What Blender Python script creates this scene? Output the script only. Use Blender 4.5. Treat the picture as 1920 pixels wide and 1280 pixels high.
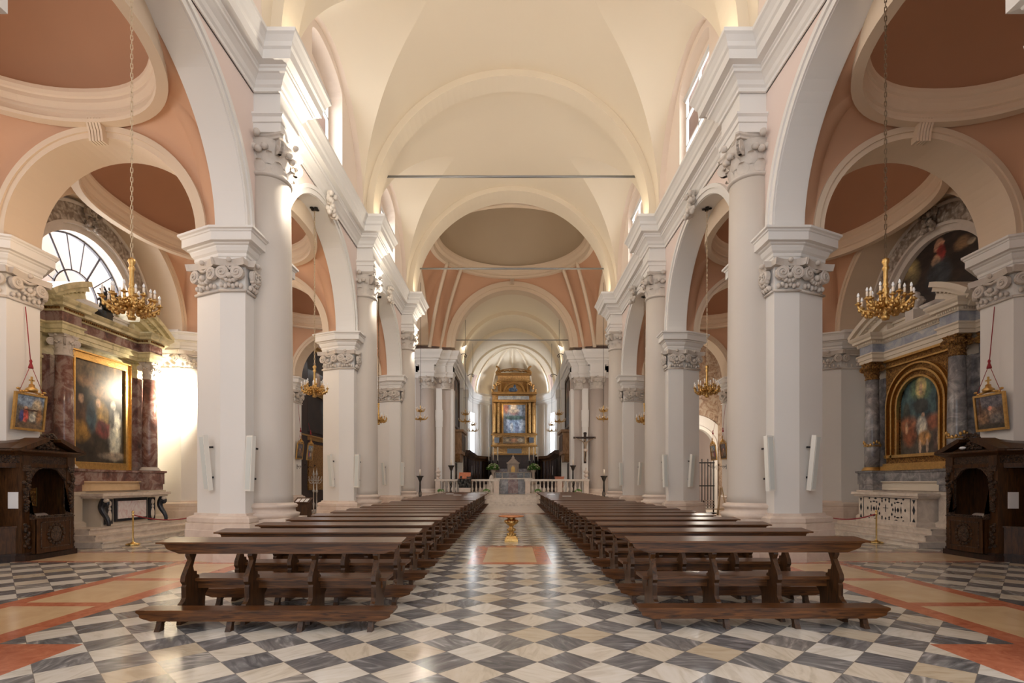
import bpy, bmesh, math, random
from mathutils import Vector, Matrix
PI = math.pi
SC = bpy.context.scene
for o in list(bpy.data.objects):
    bpy.data.objects.remove(o)
random.seed(7)

# ------------------------------------------------------------------ camera, world, lights, exposure
F = 975.0
CAM = (0.07, 0.0, 1.7)
cam_data = bpy.data.cameras.new('camera')
cam = bpy.data.objects.new('camera', cam_data)
SC.collection.objects.link(cam)
cam.location = CAM
cam.rotation_euler = (PI/2, 0, 0)
cam_data.sensor_width = 36
cam_data.lens = F*36/1920
cam_data.shift_x = -2/1920
cam_data.shift_y = (903-640)/1920
cam_data.clip_end = 300
SC.camera = cam
vs = SC.view_settings
vs.view_transform = 'Standard'; vs.look = 'None'; vs.gamma = 1; vs.use_curve_mapping = False
vs.exposure = 0.42
SC.cycles.max_bounces = 7; SC.cycles.diffuse_bounces = 5; SC.cycles.glossy_bounces = 3
SC.cycles.use_denoising = True
SC.cycles.sample_clamp_indirect = 6

w = bpy.data.worlds.new('sky'); SC.world = w; w.use_nodes = True
bg = w.node_tree.nodes['Background']
bg.inputs[0].default_value = (0.95, 0.97, 1.0, 1); bg.inputs[1].default_value = 1.35

def lamp(name, kind, loc, energy, color=(1, .9, .75), size=.3, aim=None, size_y=None, spot=60, blend=.6):
    d = bpy.data.lights.new(name, kind); d.energy = energy; d.color = color
    o = bpy.data.objects.new(name, d); SC.collection.objects.link(o); o.location = loc
    if kind == 'AREA':
        d.size = size
        if size_y: d.shape = 'RECTANGLE'; d.size_y = size_y
    else:
        d.shadow_soft_size = size
    if kind == 'SPOT':
        d.spot_size = math.radians(spot); d.spot_blend = blend
    if aim is not None:
        o.rotation_euler = (Vector(aim)-Vector(loc)).to_track_quat('-Z', 'Y').to_euler()
    return o
DAY = (.97, .98, 1.0)
WARM = (1.0, .80, .55)
# daylight outside the clerestory windows of each nave bay
for c in (8.2, 15.8, 23.4):
    for s in (-1, 1):
        lamp('window_daylight', 'AREA', (s*6.9, c, 13.3), 440, DAY, 5.6, (s*4.2, c, 13.3), 5.6)
# daylight outside the big lunettes of the aisles
for s, c, e in ((-1, 8.0, 900), (-1, 15.6, 600), (-1, 23.2, 520), (1, 23.2, 40)):
    lamp('lunette_daylight', 'AREA', (s*14.3, c, 8.2), e, DAY, 7.4, (s*10, c, 8.2), 6.0)
# lamps on the cornices washing the vault
for y in (4.4, 12.0, 19.6, 27.0):
    for s in (-1, 1):
        lamp('cornice_lamp', 'AREA', (s*4.75, y, 11.36), 20, (1, .84, .6), .5, (s*1.0, y+1.0, 17), .5)
# floodlights behind the left capitals
for y, e in ((12.0, 190), (19.6, 130), (27.2, 110)):
    lamp('capital_floodlight', 'POINT', (-4.72, y+.72, 9.05), e, (1, .9, .74), .07)
# floodlights on the altars
lamp('altar_floodlight', 'SPOT', (-10.75, 18.1, 4.9), 1100, (1, .88, .68), .06, (-12.4, 18.1, 4.75), None, 130, .8)
# warm fill lights added in mid-air to brighten the left aisle
for y in (4.9, 11.3, 18.9):
    lamp('aisle_fill_light', 'POINT', (-9.0, y-.2, 6.2), 60, (1, .72, .45), .25)
lamp('altar_floodlight', 'POINT', (-12.9, 31.0, 5.0), 140, (1, .88, .68), .08)
lamp('altar_floodlight', 'POINT', (11.4, 31.0, 4.3), 260, (1, .88, .7), .1)
lamp('choir_floodlight', 'SPOT', (-1.2, 54.0, 9.6), 220, (1, .86, .6), .1, (-.6, 58.0, 11.2), None, 80, .8)
for s in (-1, 1):
    lamp('apse_daylight', 'AREA', (s*5.3, 55.9, 7.2), 800, (.84, .91, 1.0), 1.6, (s*1.0, 56.6, 6.8), 5.0)
    lamp('apse_daylight', 'AREA', (s*5.3, 56.2, 12.3), 350, (.92, .95, 1.0), 1.6, (s*1.0, 56.6, 11.8), 2.0)
    lamp('choir_lamp', 'AREA', (s*3.9, 44, 11.6), 25, (1, .86, .62), .6, (0, 46, 16), .6)
    lamp('crossing_lamp', 'AREA', (s*5.6, 33, 11.6), 32, (1, .84, .66), .6, (0, 34, 18), .6)
    lamp('transept_daylight', 'AREA', (s*11.5, 33, 9.5), 200, DAY, 3.0, (0, 33, 3), 2.5)
    lamp('choir_daylight', 'AREA', (s*4.3, 44, 13.0), 30, DAY, 1.2, (0, 44, 5), 1.2)

# ------------------------------------------------------------------ materials
def nodes_of(m):
    m.use_nodes = True
    return m.node_tree.nodes, m.node_tree.links, m.node_tree.nodes['Principled BSDF']
def mat_plain(name, col, rough=.6, metal=0, vary=.06, scale=1.2, bump=0, bscale=40, spec=.5):
    m = bpy.data.materials.new(name); N, L, P = nodes_of(m)
    tc = N.new('ShaderNodeTexCoord')
    nz = N.new('ShaderNodeTexNoise'); nz.inputs['Scale'].default_value = scale; nz.inputs['Detail'].default_value = 5
    L.new(tc.outputs['Object'], nz.inputs['Vector'])
    mx = N.new('ShaderNodeMix'); mx.data_type = 'RGBA'
    c = Vector(col)
    mx.inputs[6].default_value = (*[max(0, x*(1-vary)) for x in c], 1)
    mx.inputs[7].default_value = (*[min(1, x*(1+vary)) for x in c], 1)
    L.new(nz.outputs['Fac'], mx.inputs[0]); L.new(mx.outputs[2], P.inputs['Base Color'])
    P.inputs['Roughness'].default_value = rough; P.inputs['Metallic'].default_value = metal
    P.inputs['Specular IOR Level'].default_value = spec
    if bump:
        n2 = N.new('ShaderNodeTexNoise'); n2.inputs['Scale'].default_value = bscale; n2.inputs['Detail'].default_value = 4
        L.new(tc.outputs['Object'], n2.inputs['Vector'])
        b = N.new('ShaderNodeBump'); b.inputs['Strength'].default_value = bump; b.inputs['Distance'].default_value = .02
        L.new(n2.outputs['Fac'], b.inputs['Height']); L.new(b.outputs['Normal'], P.inputs['Normal'])
    return m
def ramp(N, stops):
    r = N.new('ShaderNodeValToRGB'); e = r.color_ramp.elements
    e[0].position = stops[0][0]; e[0].color = (*stops[0][1], 1)
    e[1].position = stops[-1][0]; e[1].color = (*stops[-1][1], 1)
    for p, c in stops[1:-1]:
        k = e.new(p); k.color = (*c, 1)
    return r
def mat_marble(name, stops, scale=3, dist=2.5, rough=.25, stretch=(1, 1, 1)):
    m = bpy.data.materials.new(name); N, L, P = nodes_of(m)
    tc = N.new('ShaderNodeTexCoord'); mp = N.new('ShaderNodeMapping'); mp.inputs['Scale'].default_value = stretch
    L.new(tc.outputs['Object'], mp.inputs[0])
    nz = N.new('ShaderNodeTexNoise'); nz.inputs['Scale'].default_value = scale; nz.inputs['Detail'].default_value = 8
    nz.inputs['Roughness'].default_value = .65; nz.inputs['Distortion'].default_value = dist
    L.new(mp.outputs[0], nz.inputs['Vector'])
    r = ramp(N, stops); L.new(nz.outputs['Fac'], r.inputs[0]); L.new(r.outputs[0], P.inputs['Base Color'])
    P.inputs['Roughness'].default_value = rough
    return m
def mat_wood(name, c1, c2, rough=.3, stretch=(1, 12, 12)):
    m = bpy.data.materials.new(name); N, L, P = nodes_of(m)
    tc = N.new('ShaderNodeTexCoord'); mp = N.new('ShaderNodeMapping'); mp.inputs['Scale'].default_value = stretch
    L.new(tc.outputs['Object'], mp.inputs[0])
    nz = N.new('ShaderNodeTexNoise'); nz.inputs['Scale'].default_value = 2.5; nz.inputs['Detail'].default_value = 7
    nz.inputs['Distortion'].default_value = 1.2
    L.new(mp.outputs[0], nz.inputs['Vector'])
    r = ramp(N, [(.3, c1), (.72, c2)]); L.new(nz.outputs['Fac'], r.inputs[0]); L.new(r.outputs[0], P.inputs['Base Color'])
    P.inputs['Roughness'].default_value = rough; P.inputs['Specular IOR Level'].default_value = .35
    return m
def mat_carved(name, c1, c2, metal=0, rough=.5, scale=18, strength=.9):
    m = bpy.data.materials.new(name); N, L, P = nodes_of(m)
    tc = N.new('ShaderNodeTexCoord')
    v = N.new('ShaderNodeTexVoronoi'); v.inputs['Scale'].default_value = scale; v.feature = 'SMOOTH_F1'
    nz = N.new('ShaderNodeTexNoise'); nz.inputs['Scale'].default_value = scale*.6; nz.inputs['Detail'].default_value = 3
    ad = N.new('ShaderNodeVectorMath'); ad.operation = 'MULTIPLY_ADD'; ad.inputs[1].default_value = (.25, .25, .25)
    L.new(tc.outputs['Object'], nz.inputs['Vector']); L.new(nz.outputs['Color'], ad.inputs[0]); L.new(tc.outputs['Object'], ad.inputs[2])
    L.new(ad.outputs[0], v.inputs['Vector'])
    r = ramp(N, [(.12, c2), (.6, c1)]); L.new(v.outputs['Distance'], r.inputs[0]); L.new(r.outputs[0], P.inputs['Base Color'])
    b = N.new('ShaderNodeBump'); b.inputs['Strength'].default_value = strength; b.inputs['Distance'].default_value = .04; b.invert = True
    L.new(v.outputs['Distance'], b.inputs['Height']); L.new(b.outputs['Normal'], P.inputs['Normal'])
    P.inputs['Roughness'].default_value = rough; P.inputs['Metallic'].default_value = metal
    return m
def mat_emit(name, col, st):
    m = bpy.data.materials.new(name); N, L, P = nodes_of(m)
    P.inputs['Base Color'].default_value = (*col, 1); P.inputs['Emission Color'].default_value = (*col, 1)
    P.inputs['Emission Strength'].default_value = st
    return m
def mat_paint(name, c0, c1, blobs, ax=(0, 2), rough=.45, wob=.03):
    """an oil painting: a graded ground with soft coloured figures; blob = (u, v, ru, rv, colour, softness)"""
    m = bpy.data.materials.new(name); N, L, P = nodes_of(m)
    tc = N.new('ShaderNodeTexCoord'); sp = N.new('ShaderNodeSeparateXYZ'); L.new(tc.outputs['Generated'], sp.inputs[0])
    cb = N.new('ShaderNodeCombineXYZ'); L.new(sp.outputs[ax[0]], cb.inputs[0]); L.new(sp.outputs[ax[1]], cb.inputs[1])
    nz = N.new('ShaderNodeTexNoise'); nz.inputs['Scale'].default_value = 11; nz.inputs['Detail'].default_value = 7; nz.inputs['Roughness'].default_value = .6
    L.new(cb.outputs[0], nz.inputs['Vector'])
    sb = N.new('ShaderNodeVectorMath'); sb.operation = 'SUBTRACT'; sb.inputs[1].default_value = (.5, .5, .5); L.new(nz.outputs['Color'], sb.inputs[0])
    wv = N.new('ShaderNodeVectorMath'); wv.operation = 'MULTIPLY_ADD'; wv.inputs[1].default_value = (wob*2, wob*2, 0)
    L.new(sb.outputs[0], wv.inputs[0]); L.new(cb.outputs[0], wv.inputs[2])
    n2 = N.new('ShaderNodeTexNoise'); n2.inputs['Scale'].default_value = 3; n2.inputs['Detail'].default_value = 6; L.new(cb.outputs[0], n2.inputs['Vector'])
    g = ramp(N, [(.3, c0), (.75, c1)]); L.new(n2.outputs['Fac'], g.inputs[0])
    cur = g.outputs[0]
    for (u, v, ru, rv, col, soft) in blobs:
        s = N.new('ShaderNodeVectorMath'); s.operation = 'SUBTRACT'; s.inputs[1].default_value = (u, v, 0); L.new(wv.outputs[0], s.inputs[0])
        k = N.new('ShaderNodeVectorMath'); k.operation = 'MULTIPLY'; k.inputs[1].default_value = (1/ru, 1/rv, 0); L.new(s.outputs[0], k.inputs[0])
        l = N.new('ShaderNodeVectorMath'); l.operation = 'LENGTH'; L.new(k.outputs[0], l.inputs[0])
        r = N.new('ShaderNodeMapRange'); r.inputs[1].default_value = 1+soft*.6; r.inputs[2].default_value = 1-soft*.6; L.new(l.outputs[1], r.inputs[0])
        x = N.new('ShaderNodeMix'); x.data_type = 'RGBA'; x.inputs[7].default_value = (*col, 1)
        L.new(r.outputs[0], x.inputs[0]); L.new(cur, x.inputs[6]); cur = x.outputs[2]
    n3 = N.new('ShaderNodeTexNoise'); n3.inputs['Scale'].default_value = 7; n3.inputs['Detail'].default_value = 8; n3.inputs['Distortion'].default_value = .3; n3.inputs['Roughness'].default_value = .65; L.new(cb.outputs[0], n3.inputs['Vector'])
    r3 = ramp(N, [(.34, (.35, .35, .38)), (.5, (1, 1, 1)), (.66, (1.9, 1.8, 1.6))]); L.new(n3.outputs['Fac'], r3.inputs[0])
    mm = N.new('ShaderNodeMix'); mm.data_type = 'RGBA'; mm.blend_type = 'MULTIPLY'; mm.inputs[0].default_value = 1; L.new(cur, mm.inputs[6]); L.new(r3.outputs[0], mm.inputs[7]); cur = mm.outputs[2]
    L.new(cur, P.inputs['Base Color']); P.inputs['Roughness'].default_value = rough
    return m

M = {}
M['white'] = mat_plain('white_plaster', (.79, .765, .73), .7, 0, .03, .8, .05, 20)
M['beige'] = mat_plain('beige_column_plaster', (.62, .56, .50), .6, 0, .04, .9, .05, 20)
M['cream'] = mat_plain('cream_vault_plaster', (.80, .70, .55), .85, 0, .03, .35)
M['pink'] = mat_plain('pink_wall_plaster', (.78, .65, .59), .85, 0, .04, .5)
M['pale_pink'] = mat_plain('pale_clerestory_plaster', (.84, .72, .62), .85, 0, .03, .5)
M['light_oak'] = mat_wood('light_brown_wood', (.16, .08, .03), (.36, .20, .09), .45, (3, 3, 1))
M['old_gold'] = mat_plain('old_gilding', (.27, .14, .045), .42, .85, .5, 6, .4, 20)
M['chain'] = mat_plain('pale_gilt_rope_chain', (.72, .58, .40), .4, .2, .1, 9)
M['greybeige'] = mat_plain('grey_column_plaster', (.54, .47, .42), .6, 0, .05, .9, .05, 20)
M['orange_marble'] = mat_marble('orange_marble', [(.3, (.50, .16, .06)), (.6, (.66, .27, .11)), (.8, (.74, .42, .22))], 6, 1.2, .2)
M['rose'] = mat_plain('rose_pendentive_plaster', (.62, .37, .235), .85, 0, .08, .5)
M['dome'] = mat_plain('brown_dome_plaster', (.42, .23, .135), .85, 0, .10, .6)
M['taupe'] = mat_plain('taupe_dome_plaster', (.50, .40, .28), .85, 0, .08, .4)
M['tan'] = mat_plain('tan_moulding', (.74, .60, .45), .8, 0, .05, .6)
M['stone'] = mat_marble('pale_plinth_stone', [(.3, (.62, .50, .42)), (.55, (.72, .60, .51)), (.8, (.80, .71, .62))], 1.6, 1, .55)
M['carved'] = mat_plain('carved_capital_stone', (.62, .56, .50), .7, 0, .10, 6, .25, 45)
M['carved_arch'] = mat_carved('carved_arch_stone', (.22, .17, .13), (.55, .48, .41), 0, .75, 9, 1)
M['gold'] = mat_plain('gilt_brass', (.62, .39, .14), .34, 1, .35, 14, .5, 30)
M['gilt'] = mat_carved('gilt_carving', (.14, .06, .02), (.58, .32, .09), .6, .42, 22, 1)
M['brass'] = mat_plain('polished_brass', (.85, .62, .25), .18, 1, .05, 5)
M['iron'] = mat_plain('black_iron', (.035, .033, .035), .45, .6, .2, 5)
M['steel'] = mat_plain('tie_rod_steel', (.28, .28, .28), .45, .5, .1, 2)
M['walnut'] = mat_wood('dark_walnut', (.028, .010, .003), (.155, .056, .014), .30)
M['oak'] = mat_wood('brown_oak', (.020, .008, .003), (.095, .038, .011), .38, (10, 10, 1.2))
M['ebony'] = mat_wood('near_black_wood', (.012, .007, .006), (.045, .022, .015), .38, (8, 8, 1))
M['carvedwood'] = mat_carved('carved_dark_wood', (.012, .006, .004), (.15, .075, .035), 0, .4, 26, 1)
M['redmarble'] = mat_marble('red_verona_marble', [(.3, (.42, .13, .07)), (.6, (.60, .22, .12)), (.8, (.72, .34, .20))], 5, 1.5, .16)
M['creammarble'] = mat_marble('yellow_cream_marble', [(.3, (.62, .43, .25)), (.6, (.72, .53, .32)), (.85, (.80, .64, .43))], 1.5, 1, .15)
M['steps'] = mat_marble('altar_step_marble', [(.3, (.55, .47, .40)), (.55, (.72, .63, .54)), (.8, (.82, .76, .68))], 2, 2, .35)
M['yellow'] = mat_marble('yellow_green_marble', [(.3, (.26, .24, .14)), (.5, (.62, .55, .32)), (.75, (.78, .71, .48))], 2.2, .8, .3)
M['violet'] = mat_marble('violet_red_marble', [(.3, (.07, .045, .045)), (.47, (.20, .095, .075)), (.58, (.34, .25, .22)), (.8, (.28, .09, .055))], 2.6, .7, .2)
M['grey'] = mat_marble('grey_blue_marble', [(.3, (.09, .09, .10)), (.5, (.23, .22, .225)), (.62, (.36, .34, .33)), (.8, (.66, .63, .60))], 3, .8, .2)
M['blue'] = mat_marble('blue_grey_frieze_marble', [(.3, (.20, .22, .28)), (.52, (.34, .36, .41)), (.72, (.60, .56, .50))], 2.5, .9, .25)
M['blackmarble'] = mat_plain('black_marble', (.03, .032, .04), .18, 0, .3, 3)
M['pinkmarble'] = mat_marble('pink_veined_marble', [(.3, (.60, .30, .28)), (.42, (.72, .60, .60)), (.6, (.82, .76, .74)), (.8, (.60, .50, .52))], 2.2, 4, .2)
M['buff'] = mat_plain('buff_altar_stone', (.66, .58, .47), .55, 0, .08, 2, .05, 20)
M['paper'] = mat_plain('white_paper', (.80, .80, .82), .7, 0, .03, 9)
M['candle'] = mat_plain('ivory_candle', (.86, .74, .60), .5, 0, .03, 9)
M['bulb'] = mat_plain('frosted_bulb', (.90, .90, .90), .12, 0, .02, 9)
M['speaker'] = mat_plain('white_speaker_shell', (.80, .78, .72), .45, 0, .02, 4)
M['grille'] = mat_plain('pale_speaker_grille', (.66, .69, .66), .6, 0, .03, 90)
M['rope'] = mat_plain('dark_red_rope', (.30, .02, .03), .7, 0, .2, 40)
M['leaf'] = mat_plain('green_leaf', (.10, .26, .04), .5, 0, .5, 30)
M['petal'] = mat_plain('pale_petal', (.85, .84, .60), .6, 0, .1, 30)
M['bronze'] = mat_plain('dark_bronze', (.06, .055, .05), .4, .7, .3, 8)
M['silver'] = mat_plain('aged_silver', (.55, .52, .48), .3, 1, .2, 8)
M['skin'] = mat_plain('carved_pale_body', (.34, .24, .16), .5, 0, .15, 8)
def mat_pane(name, col):
    m = bpy.data.materials.new(name); N, L, P = nodes_of(m)
    t = N.new('ShaderNodeBsdfTransparent'); t.inputs[0].default_value = (*col, 1)
    g = N.new('ShaderNodeBsdfGlossy'); g.inputs['Roughness'].default_value = .05
    x = N.new('ShaderNodeMixShader'); x.inputs[0].default_value = .06
    L.new(t.outputs[0], x.inputs[1]); L.new(g.outputs[0], x.inputs[2]); L.new(x.outputs[0], N['Material Output'].inputs[0])
    return m
M['pane'] = mat_pane('clear_window_glass', (.95, .98, 1.0))
M['frame_white'] = mat_plain('white_window_frame', (.75, .75, .74), .5)
M['frame_dark'] = mat_plain('dark_leaded_bars', (.10, .09, .10), .5)
M['fresco'] = mat_marble('faded_fresco', [(.3, (.12, .08, .06)), (.45, (.34, .22, .15)), (.6, (.50, .40, .30)), (.8, (.28, .26, .28))], 1.6, 3, .8)
M['dark_glass'] = mat_plain('dark_blue_glass', (.03, .045, .07), .1, 0, .2, 4)

def mat_checker():
    m = bpy.data.materials.new('black_and_white_marble_checker'); N, L, P = nodes_of(m)
    D = .598; Y0 = 4.31
    tc = N.new('ShaderNodeTexCoord'); sp = N.new('ShaderNodeSeparateXYZ'); L.new(tc.outputs['Object'], sp.inputs[0])
    def mth(op, a, b=None, c=None):
        n = N.new('ShaderNodeMath'); n.operation = op
        for i, v in enumerate((a, b, c)):
            if v is None: continue
            if isinstance(v, (int, float)): n.inputs[i].default_value = v
            else: L.new(v, n.inputs[i])
        return n.outputs[0]
    x = sp.outputs[0]; y = mth('SUBTRACT', sp.outputs[1], Y0)
    u = mth('ADD', mth('DIVIDE', mth('ADD', x, y), D), .5)
    v = mth('ADD', mth('DIVIDE', mth('SUBTRACT', x, y), D), .5)
    fu = mth('FLOOR', u); fv = mth('FLOOR', v)
    par = mth('MODULO', mth('ABSOLUTE', mth('ADD', fu, fv)), 2)   # 0 dark, 1 light
    cb = N.new('ShaderNodeCombineXYZ'); L.new(fu, cb.inputs[0]); L.new(fv, cb.inputs[1])
    wn = N.new('ShaderNodeTexWhiteNoise'); L.new(cb.outputs[0], wn.inputs['Vector'])
    off = N.new('ShaderNodeVectorMath'); off.operation = 'MULTIPLY_ADD'; off.inputs[1].default_value = (9, 9, 9)
    L.new(wn.outputs['Color'], off.inputs[0]); L.new(tc.outputs['Object'], off.inputs[2])
    rot = N.new('ShaderNodeVectorRotate'); rot.rotation_type = 'Z_AXIS'
    L.new(off.outputs[0], rot.inputs['Vector']); L.new(mth('MULTIPLY', wn.outputs['Value'], 6.28), rot.inputs['Angle'])
    mp = N.new('ShaderNodeMapping'); mp.inputs['Scale'].default_value = (1, 4, 1); L.new(rot.outputs[0], mp.inputs[0])
    nz = N.new('ShaderNodeTexNoise'); nz.inputs['Scale'].default_value = 2.2; nz.inputs['Detail'].default_value = 9; nz.inputs['Distortion'].default_value = 1.4
    L.new(mp.outputs[0], nz.inputs['Vector'])
    rd = ramp(N, [(.30, (.10, .105, .11)), (.52, (.18, .18, .185)), (.64, (.29, .29, .295)), (.76, (.52, .51, .50))]); L.new(nz.outputs['Fac'], rd.inputs[0])
    rl = ramp(N, [(.3, (.56, .52, .45)), (.5, (.70, .67, .60)), (.75, (.77, .75, .71))]); L.new(nz.outputs['Fac'], rl.inputs[0])
    tint = ramp(N, [(0, (.80, .70, .56)), (.35, (1, .96, .90)), (1, (1, 1, 1))]); L.new(wn.outputs['Value'], tint.inputs[0])
    ml = N.new('ShaderNodeMix'); ml.data_type = 'RGBA'; ml.blend_type = 'MULTIPLY'; ml.inputs[0].default_value = 1
    L.new(rl.outputs[0], ml.inputs[6]); L.new(tint.outputs[0], ml.inputs[7])
    tint2 = ramp(N, [(0, (.75, .75, .78)), (.7, (1.1, 1.08, 1.05)), (1, (1.6, 1.5, 1.35))]); L.new(wn.outputs['Value'], tint2.inputs[0])
    md = N.new('ShaderNodeMix'); md.data_type = 'RGBA'; md.blend_type = 'MULTIPLY'; md.inputs[0].default_value = 1
    L.new(rd.outputs[0], md.inputs[6]); L.new(tint2.outputs[0], md.inputs[7])
    mx = N.new('ShaderNodeMix'); mx.data_type = 'RGBA'; L.new(par, mx.inputs[0]); L.new(md.outputs[2], mx.inputs[6]); L.new(ml.outputs[2], mx.inputs[7])
    du = mth('ABSOLUTE', mth('SUBTRACT', mth('FRACT', u), .5)); dv = mth('ABSOLUTE', mth('SUBTRACT', mth('FRACT', v), .5))
    j = mth('GREATER_THAN', mth('MAXIMUM', du, dv), .494)
    mj = N.new('ShaderNodeMix'); mj.data_type = 'RGBA'; mj.inputs[7].default_value = (.22, .19, .16, 1)
    L.new(j, mj.inputs[0]); L.new(mx.outputs[2], mj.inputs[6]); L.new(mj.outputs[2], P.inputs['Base Color'])
    rg = N.new('ShaderNodeTexNoise'); rg.inputs['Scale'].default_value = .9; rg.inputs['Detail'].default_value = 6; L.new(tc.outputs['Object'], rg.inputs['Vector'])
    mr = N.new('ShaderNodeMapRange'); mr.inputs[3].default_value = .10; mr.inputs[4].default_value = .26; L.new(rg.outputs['Fac'], mr.inputs[0])
    L.new(mr.outputs[0], P.inputs['Roughness'])
    P.inputs['Specular IOR Level'].default_value = .6
    return m
M['checker'] = mat_checker()

# ------------------------------------------------------------------ mesh builder
class B:
    """collects shapes; sx = -1 mirrors everything across the nave axis"""
    def __init__(s, sx=1, flip=None):
        s.v = []; s.f = []; s.sm = []; s.sx = sx; s.T = None
    def add(s, vs, fs, smooth=False):
        k = len(s.v)
        if s.T is not None: vs = [s.T @ Vector(p) for p in vs]
        s.v += [(p[0]*s.sx, p[1], p[2]) for p in vs]
        s.f += [tuple(i+k for i in f) for f in fs]; s.sm += [smooth]*len(fs)
        return s
    def box(s, x0, x1, y0, y1, z0, z1):
        return s.add([(x0, y0, z0), (x1, y0, z0), (x1, y1, z0), (x0, y1, z0), (x0, y0, z1), (x1, y0, z1), (x1, y1, z1), (x0, y1, z1)],
                     [(0, 3, 2, 1), (4, 5, 6, 7), (0, 1, 5, 4), (1, 2, 6, 5), (2, 3, 7, 6), (3, 0, 4, 7)])
    def quad(s, a, b, c, d): return s.add([a, b, c, d], [(0, 1, 2, 3)])
    def prism(s, poly, a0, a1, axis='z', smooth=False):
        """extrude a 2-D polygon: axis z -> (x,y), axis y -> (x,z), axis x -> (y,z)"""
        n = len(poly)
        def P(p, a): return (p[0], p[1], a) if axis == 'z' else (p[0], a, p[1]) if axis == 'y' else (a, p[0], p[1])
        s.add([P(p, a0) for p in poly]+[P(p, a1) for p in poly],
              [tuple(range(n))[::-1], tuple(range(n, 2*n))]+[(i, (i+1) % n, n+(i+1) % n, n+i) for i in range(n)])
        return s
    def lathe(s, prof, c=(0, 0), n=16, z0=0, a0=0, a1=2*PI, smooth=True):
        full = abs(a1-a0-2*PI) < 1e-6; m = n if full else n+1; vs = []
        for (r, z) in prof:
            for i in range(m):
                a = a0+(a1-a0)*i/n; vs.append((c[0]+r*math.cos(a), c[1]+r*math.sin(a), z+z0))
        fs = []
        for j in range(len(prof)-1):
            for i in range(n):
                i2 = (i+1) % m if full else i+1
                fs.append((j*m+i, j*m+i2, (j+1)*m+i2, (j+1)*m+i))
        if full:
            if prof[0][0] > 1e-4: fs.append(tuple(range(m))[::-1])
            if prof[-1][0] > 1e-4: fs.append(tuple((len(prof)-1)*m+i for i in range(m)))
        return s.add(vs, fs, smooth)
    def grid(s, fn, nu, nv, smooth=True):
        vs = [fn(i/nu, j/nv) for j in range(nv+1) for i in range(nu+1)]
        fs = [(j*(nu+1)+i, j*(nu+1)+i+1, (j+1)*(nu+1)+i+1, (j+1)*(nu+1)+i) for j in range(nv) for i in range(nu)]
        return s.add(vs, fs, smooth)
    def tube(s, pts, r, n=6, smooth=True):
        pts = [Vector(p) for p in pts]; m = len(pts); vs = []; fs = []
        up = None
        for i, p in enumerate(pts):
            t = (pts[min(i+1, m-1)]-pts[max(i-1, 0)]).normalized()
            if up is None: up = t.orthogonal().normalized()
            up = (up-t*up.dot(t)); up = up.normalized() if up.length > 1e-6 else t.orthogonal().normalized()
            b = t.cross(up); rr = r[i] if isinstance(r, (list, tuple)) else r
            for k in range(n):
                a = 2*PI*k/n; vs.append(tuple(p+(up*math.cos(a)+b*math.sin(a))*rr))
        for i in range(m-1):
            for k in range(n):
                fs.append((i*n+k, i*n+(k+1) % n, (i+1)*n+(k+1) % n, (i+1)*n+k))
        fs += [tuple(range(n))[::-1], tuple((m-1)*n+k for k in range(n))]
        return s.add(vs, fs, smooth)
    def ball(s, c, r, n=8, k=5, smooth=True):
        rx, ry, rz = (r, r, r) if isinstance(r, (int, float)) else r
        vs = [(c[0], c[1], c[2]-rz)]
        for j in range(1, k):
            a = PI*j/k-PI/2
            for i in range(n):
                b = 2*PI*i/n; vs.append((c[0]+rx*math.cos(a)*math.cos(b), c[1]+ry*math.cos(a)*math.sin(b), c[2]+rz*math.sin(a)))
        vs.append((c[0], c[1], c[2]+rz)); e = len(vs)-1
        fs = [(0, 1+(i+1) % n, 1+i) for i in range(n)]
        for j in range(k-2):
            for i in range(n):
                fs.append((1+j*n+i, 1+j*n+(i+1) % n, 1+(j+1)*n+(i+1) % n, 1+(j+1)*n+i))
        fs += [(1+(k-2)*n+i, 1+(k-2)*n+(i+1) % n, e) for i in range(n)]
        return s.add(vs, fs, smooth)
    def sweep(s, path, prof, closed=False, side=1, caps=True, smooth=False):
        """moulding: profile (out, z) carried along a plan path with mitred corners; side=+1 puts 'out' on the right of the path"""
        P = [Vector(p) for p in path]; n = len(P); off = []
        for i in range(n):
            a = P[i]-P[i-1] if (i > 0 or closed) else None
            b = P[(i+1) % n]-P[i] if (i < n-1 or closed) else None
            ns = [Vector((d.y, -d.x)).normalized()*side for d in (a, b) if d is not None]
            if len(ns) == 2: o = (ns[0]+ns[1])/(1+ns[0].dot(ns[1])+1e-6)
            else: o = ns[0]
            off.append(o)
        m = len(prof); vs = [(P[i].x+off[i].x*d, P[i].y+off[i].y*d, z) for i in range(n) for (d, z) in prof]
        fs = []
        for i in range(n if closed else n-1):
            i2 = (i+1) % n
            for j in range(m-1): fs.append((i*m+j, i2*m+j, i2*m+j+1, i*m+j+1))
            fs.append((i*m+m-1, i2*m+m-1, i2*m, i*m))
        if not closed and caps: fs += [tuple(range(m)), tuple((n-1)*m+j for j in range(m))[::-1]]
        return s.add(vs, fs, smooth)
    def arch_band(s, pos, c, zc, r0, r1, d0, d1, axis='x', n=32, a0=0, a1=PI, stilt=0):
        """solid arch ring between radii r0..r1; axis x -> ring in the (y,z) plane from x=d0 to x=d1; axis y -> ring in (x,z) plane"""
        vs = []; fs = []
        for i in range(n+1):
            a = a0+(a1-a0)*i/n
            for (r, d) in ((r0, d0), (r1, d0), (r1, d1), (r0, d1)):
                h, z = c+r*math.cos(a), zc+r*math.sin(a)
                vs.append((d, h, z) if axis == 'x' else (h, d, z))
        for i in range(n):
            for k in range(4):
                fs.append((i*4+k, i*4+(k+1) % 4, (i+1)*4+(k+1) % 4, (i+1)*4+k))
        fs += [(0, 1, 2, 3), tuple(n*4+k for k in range(4))]
        return s.add(vs, fs)
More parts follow.
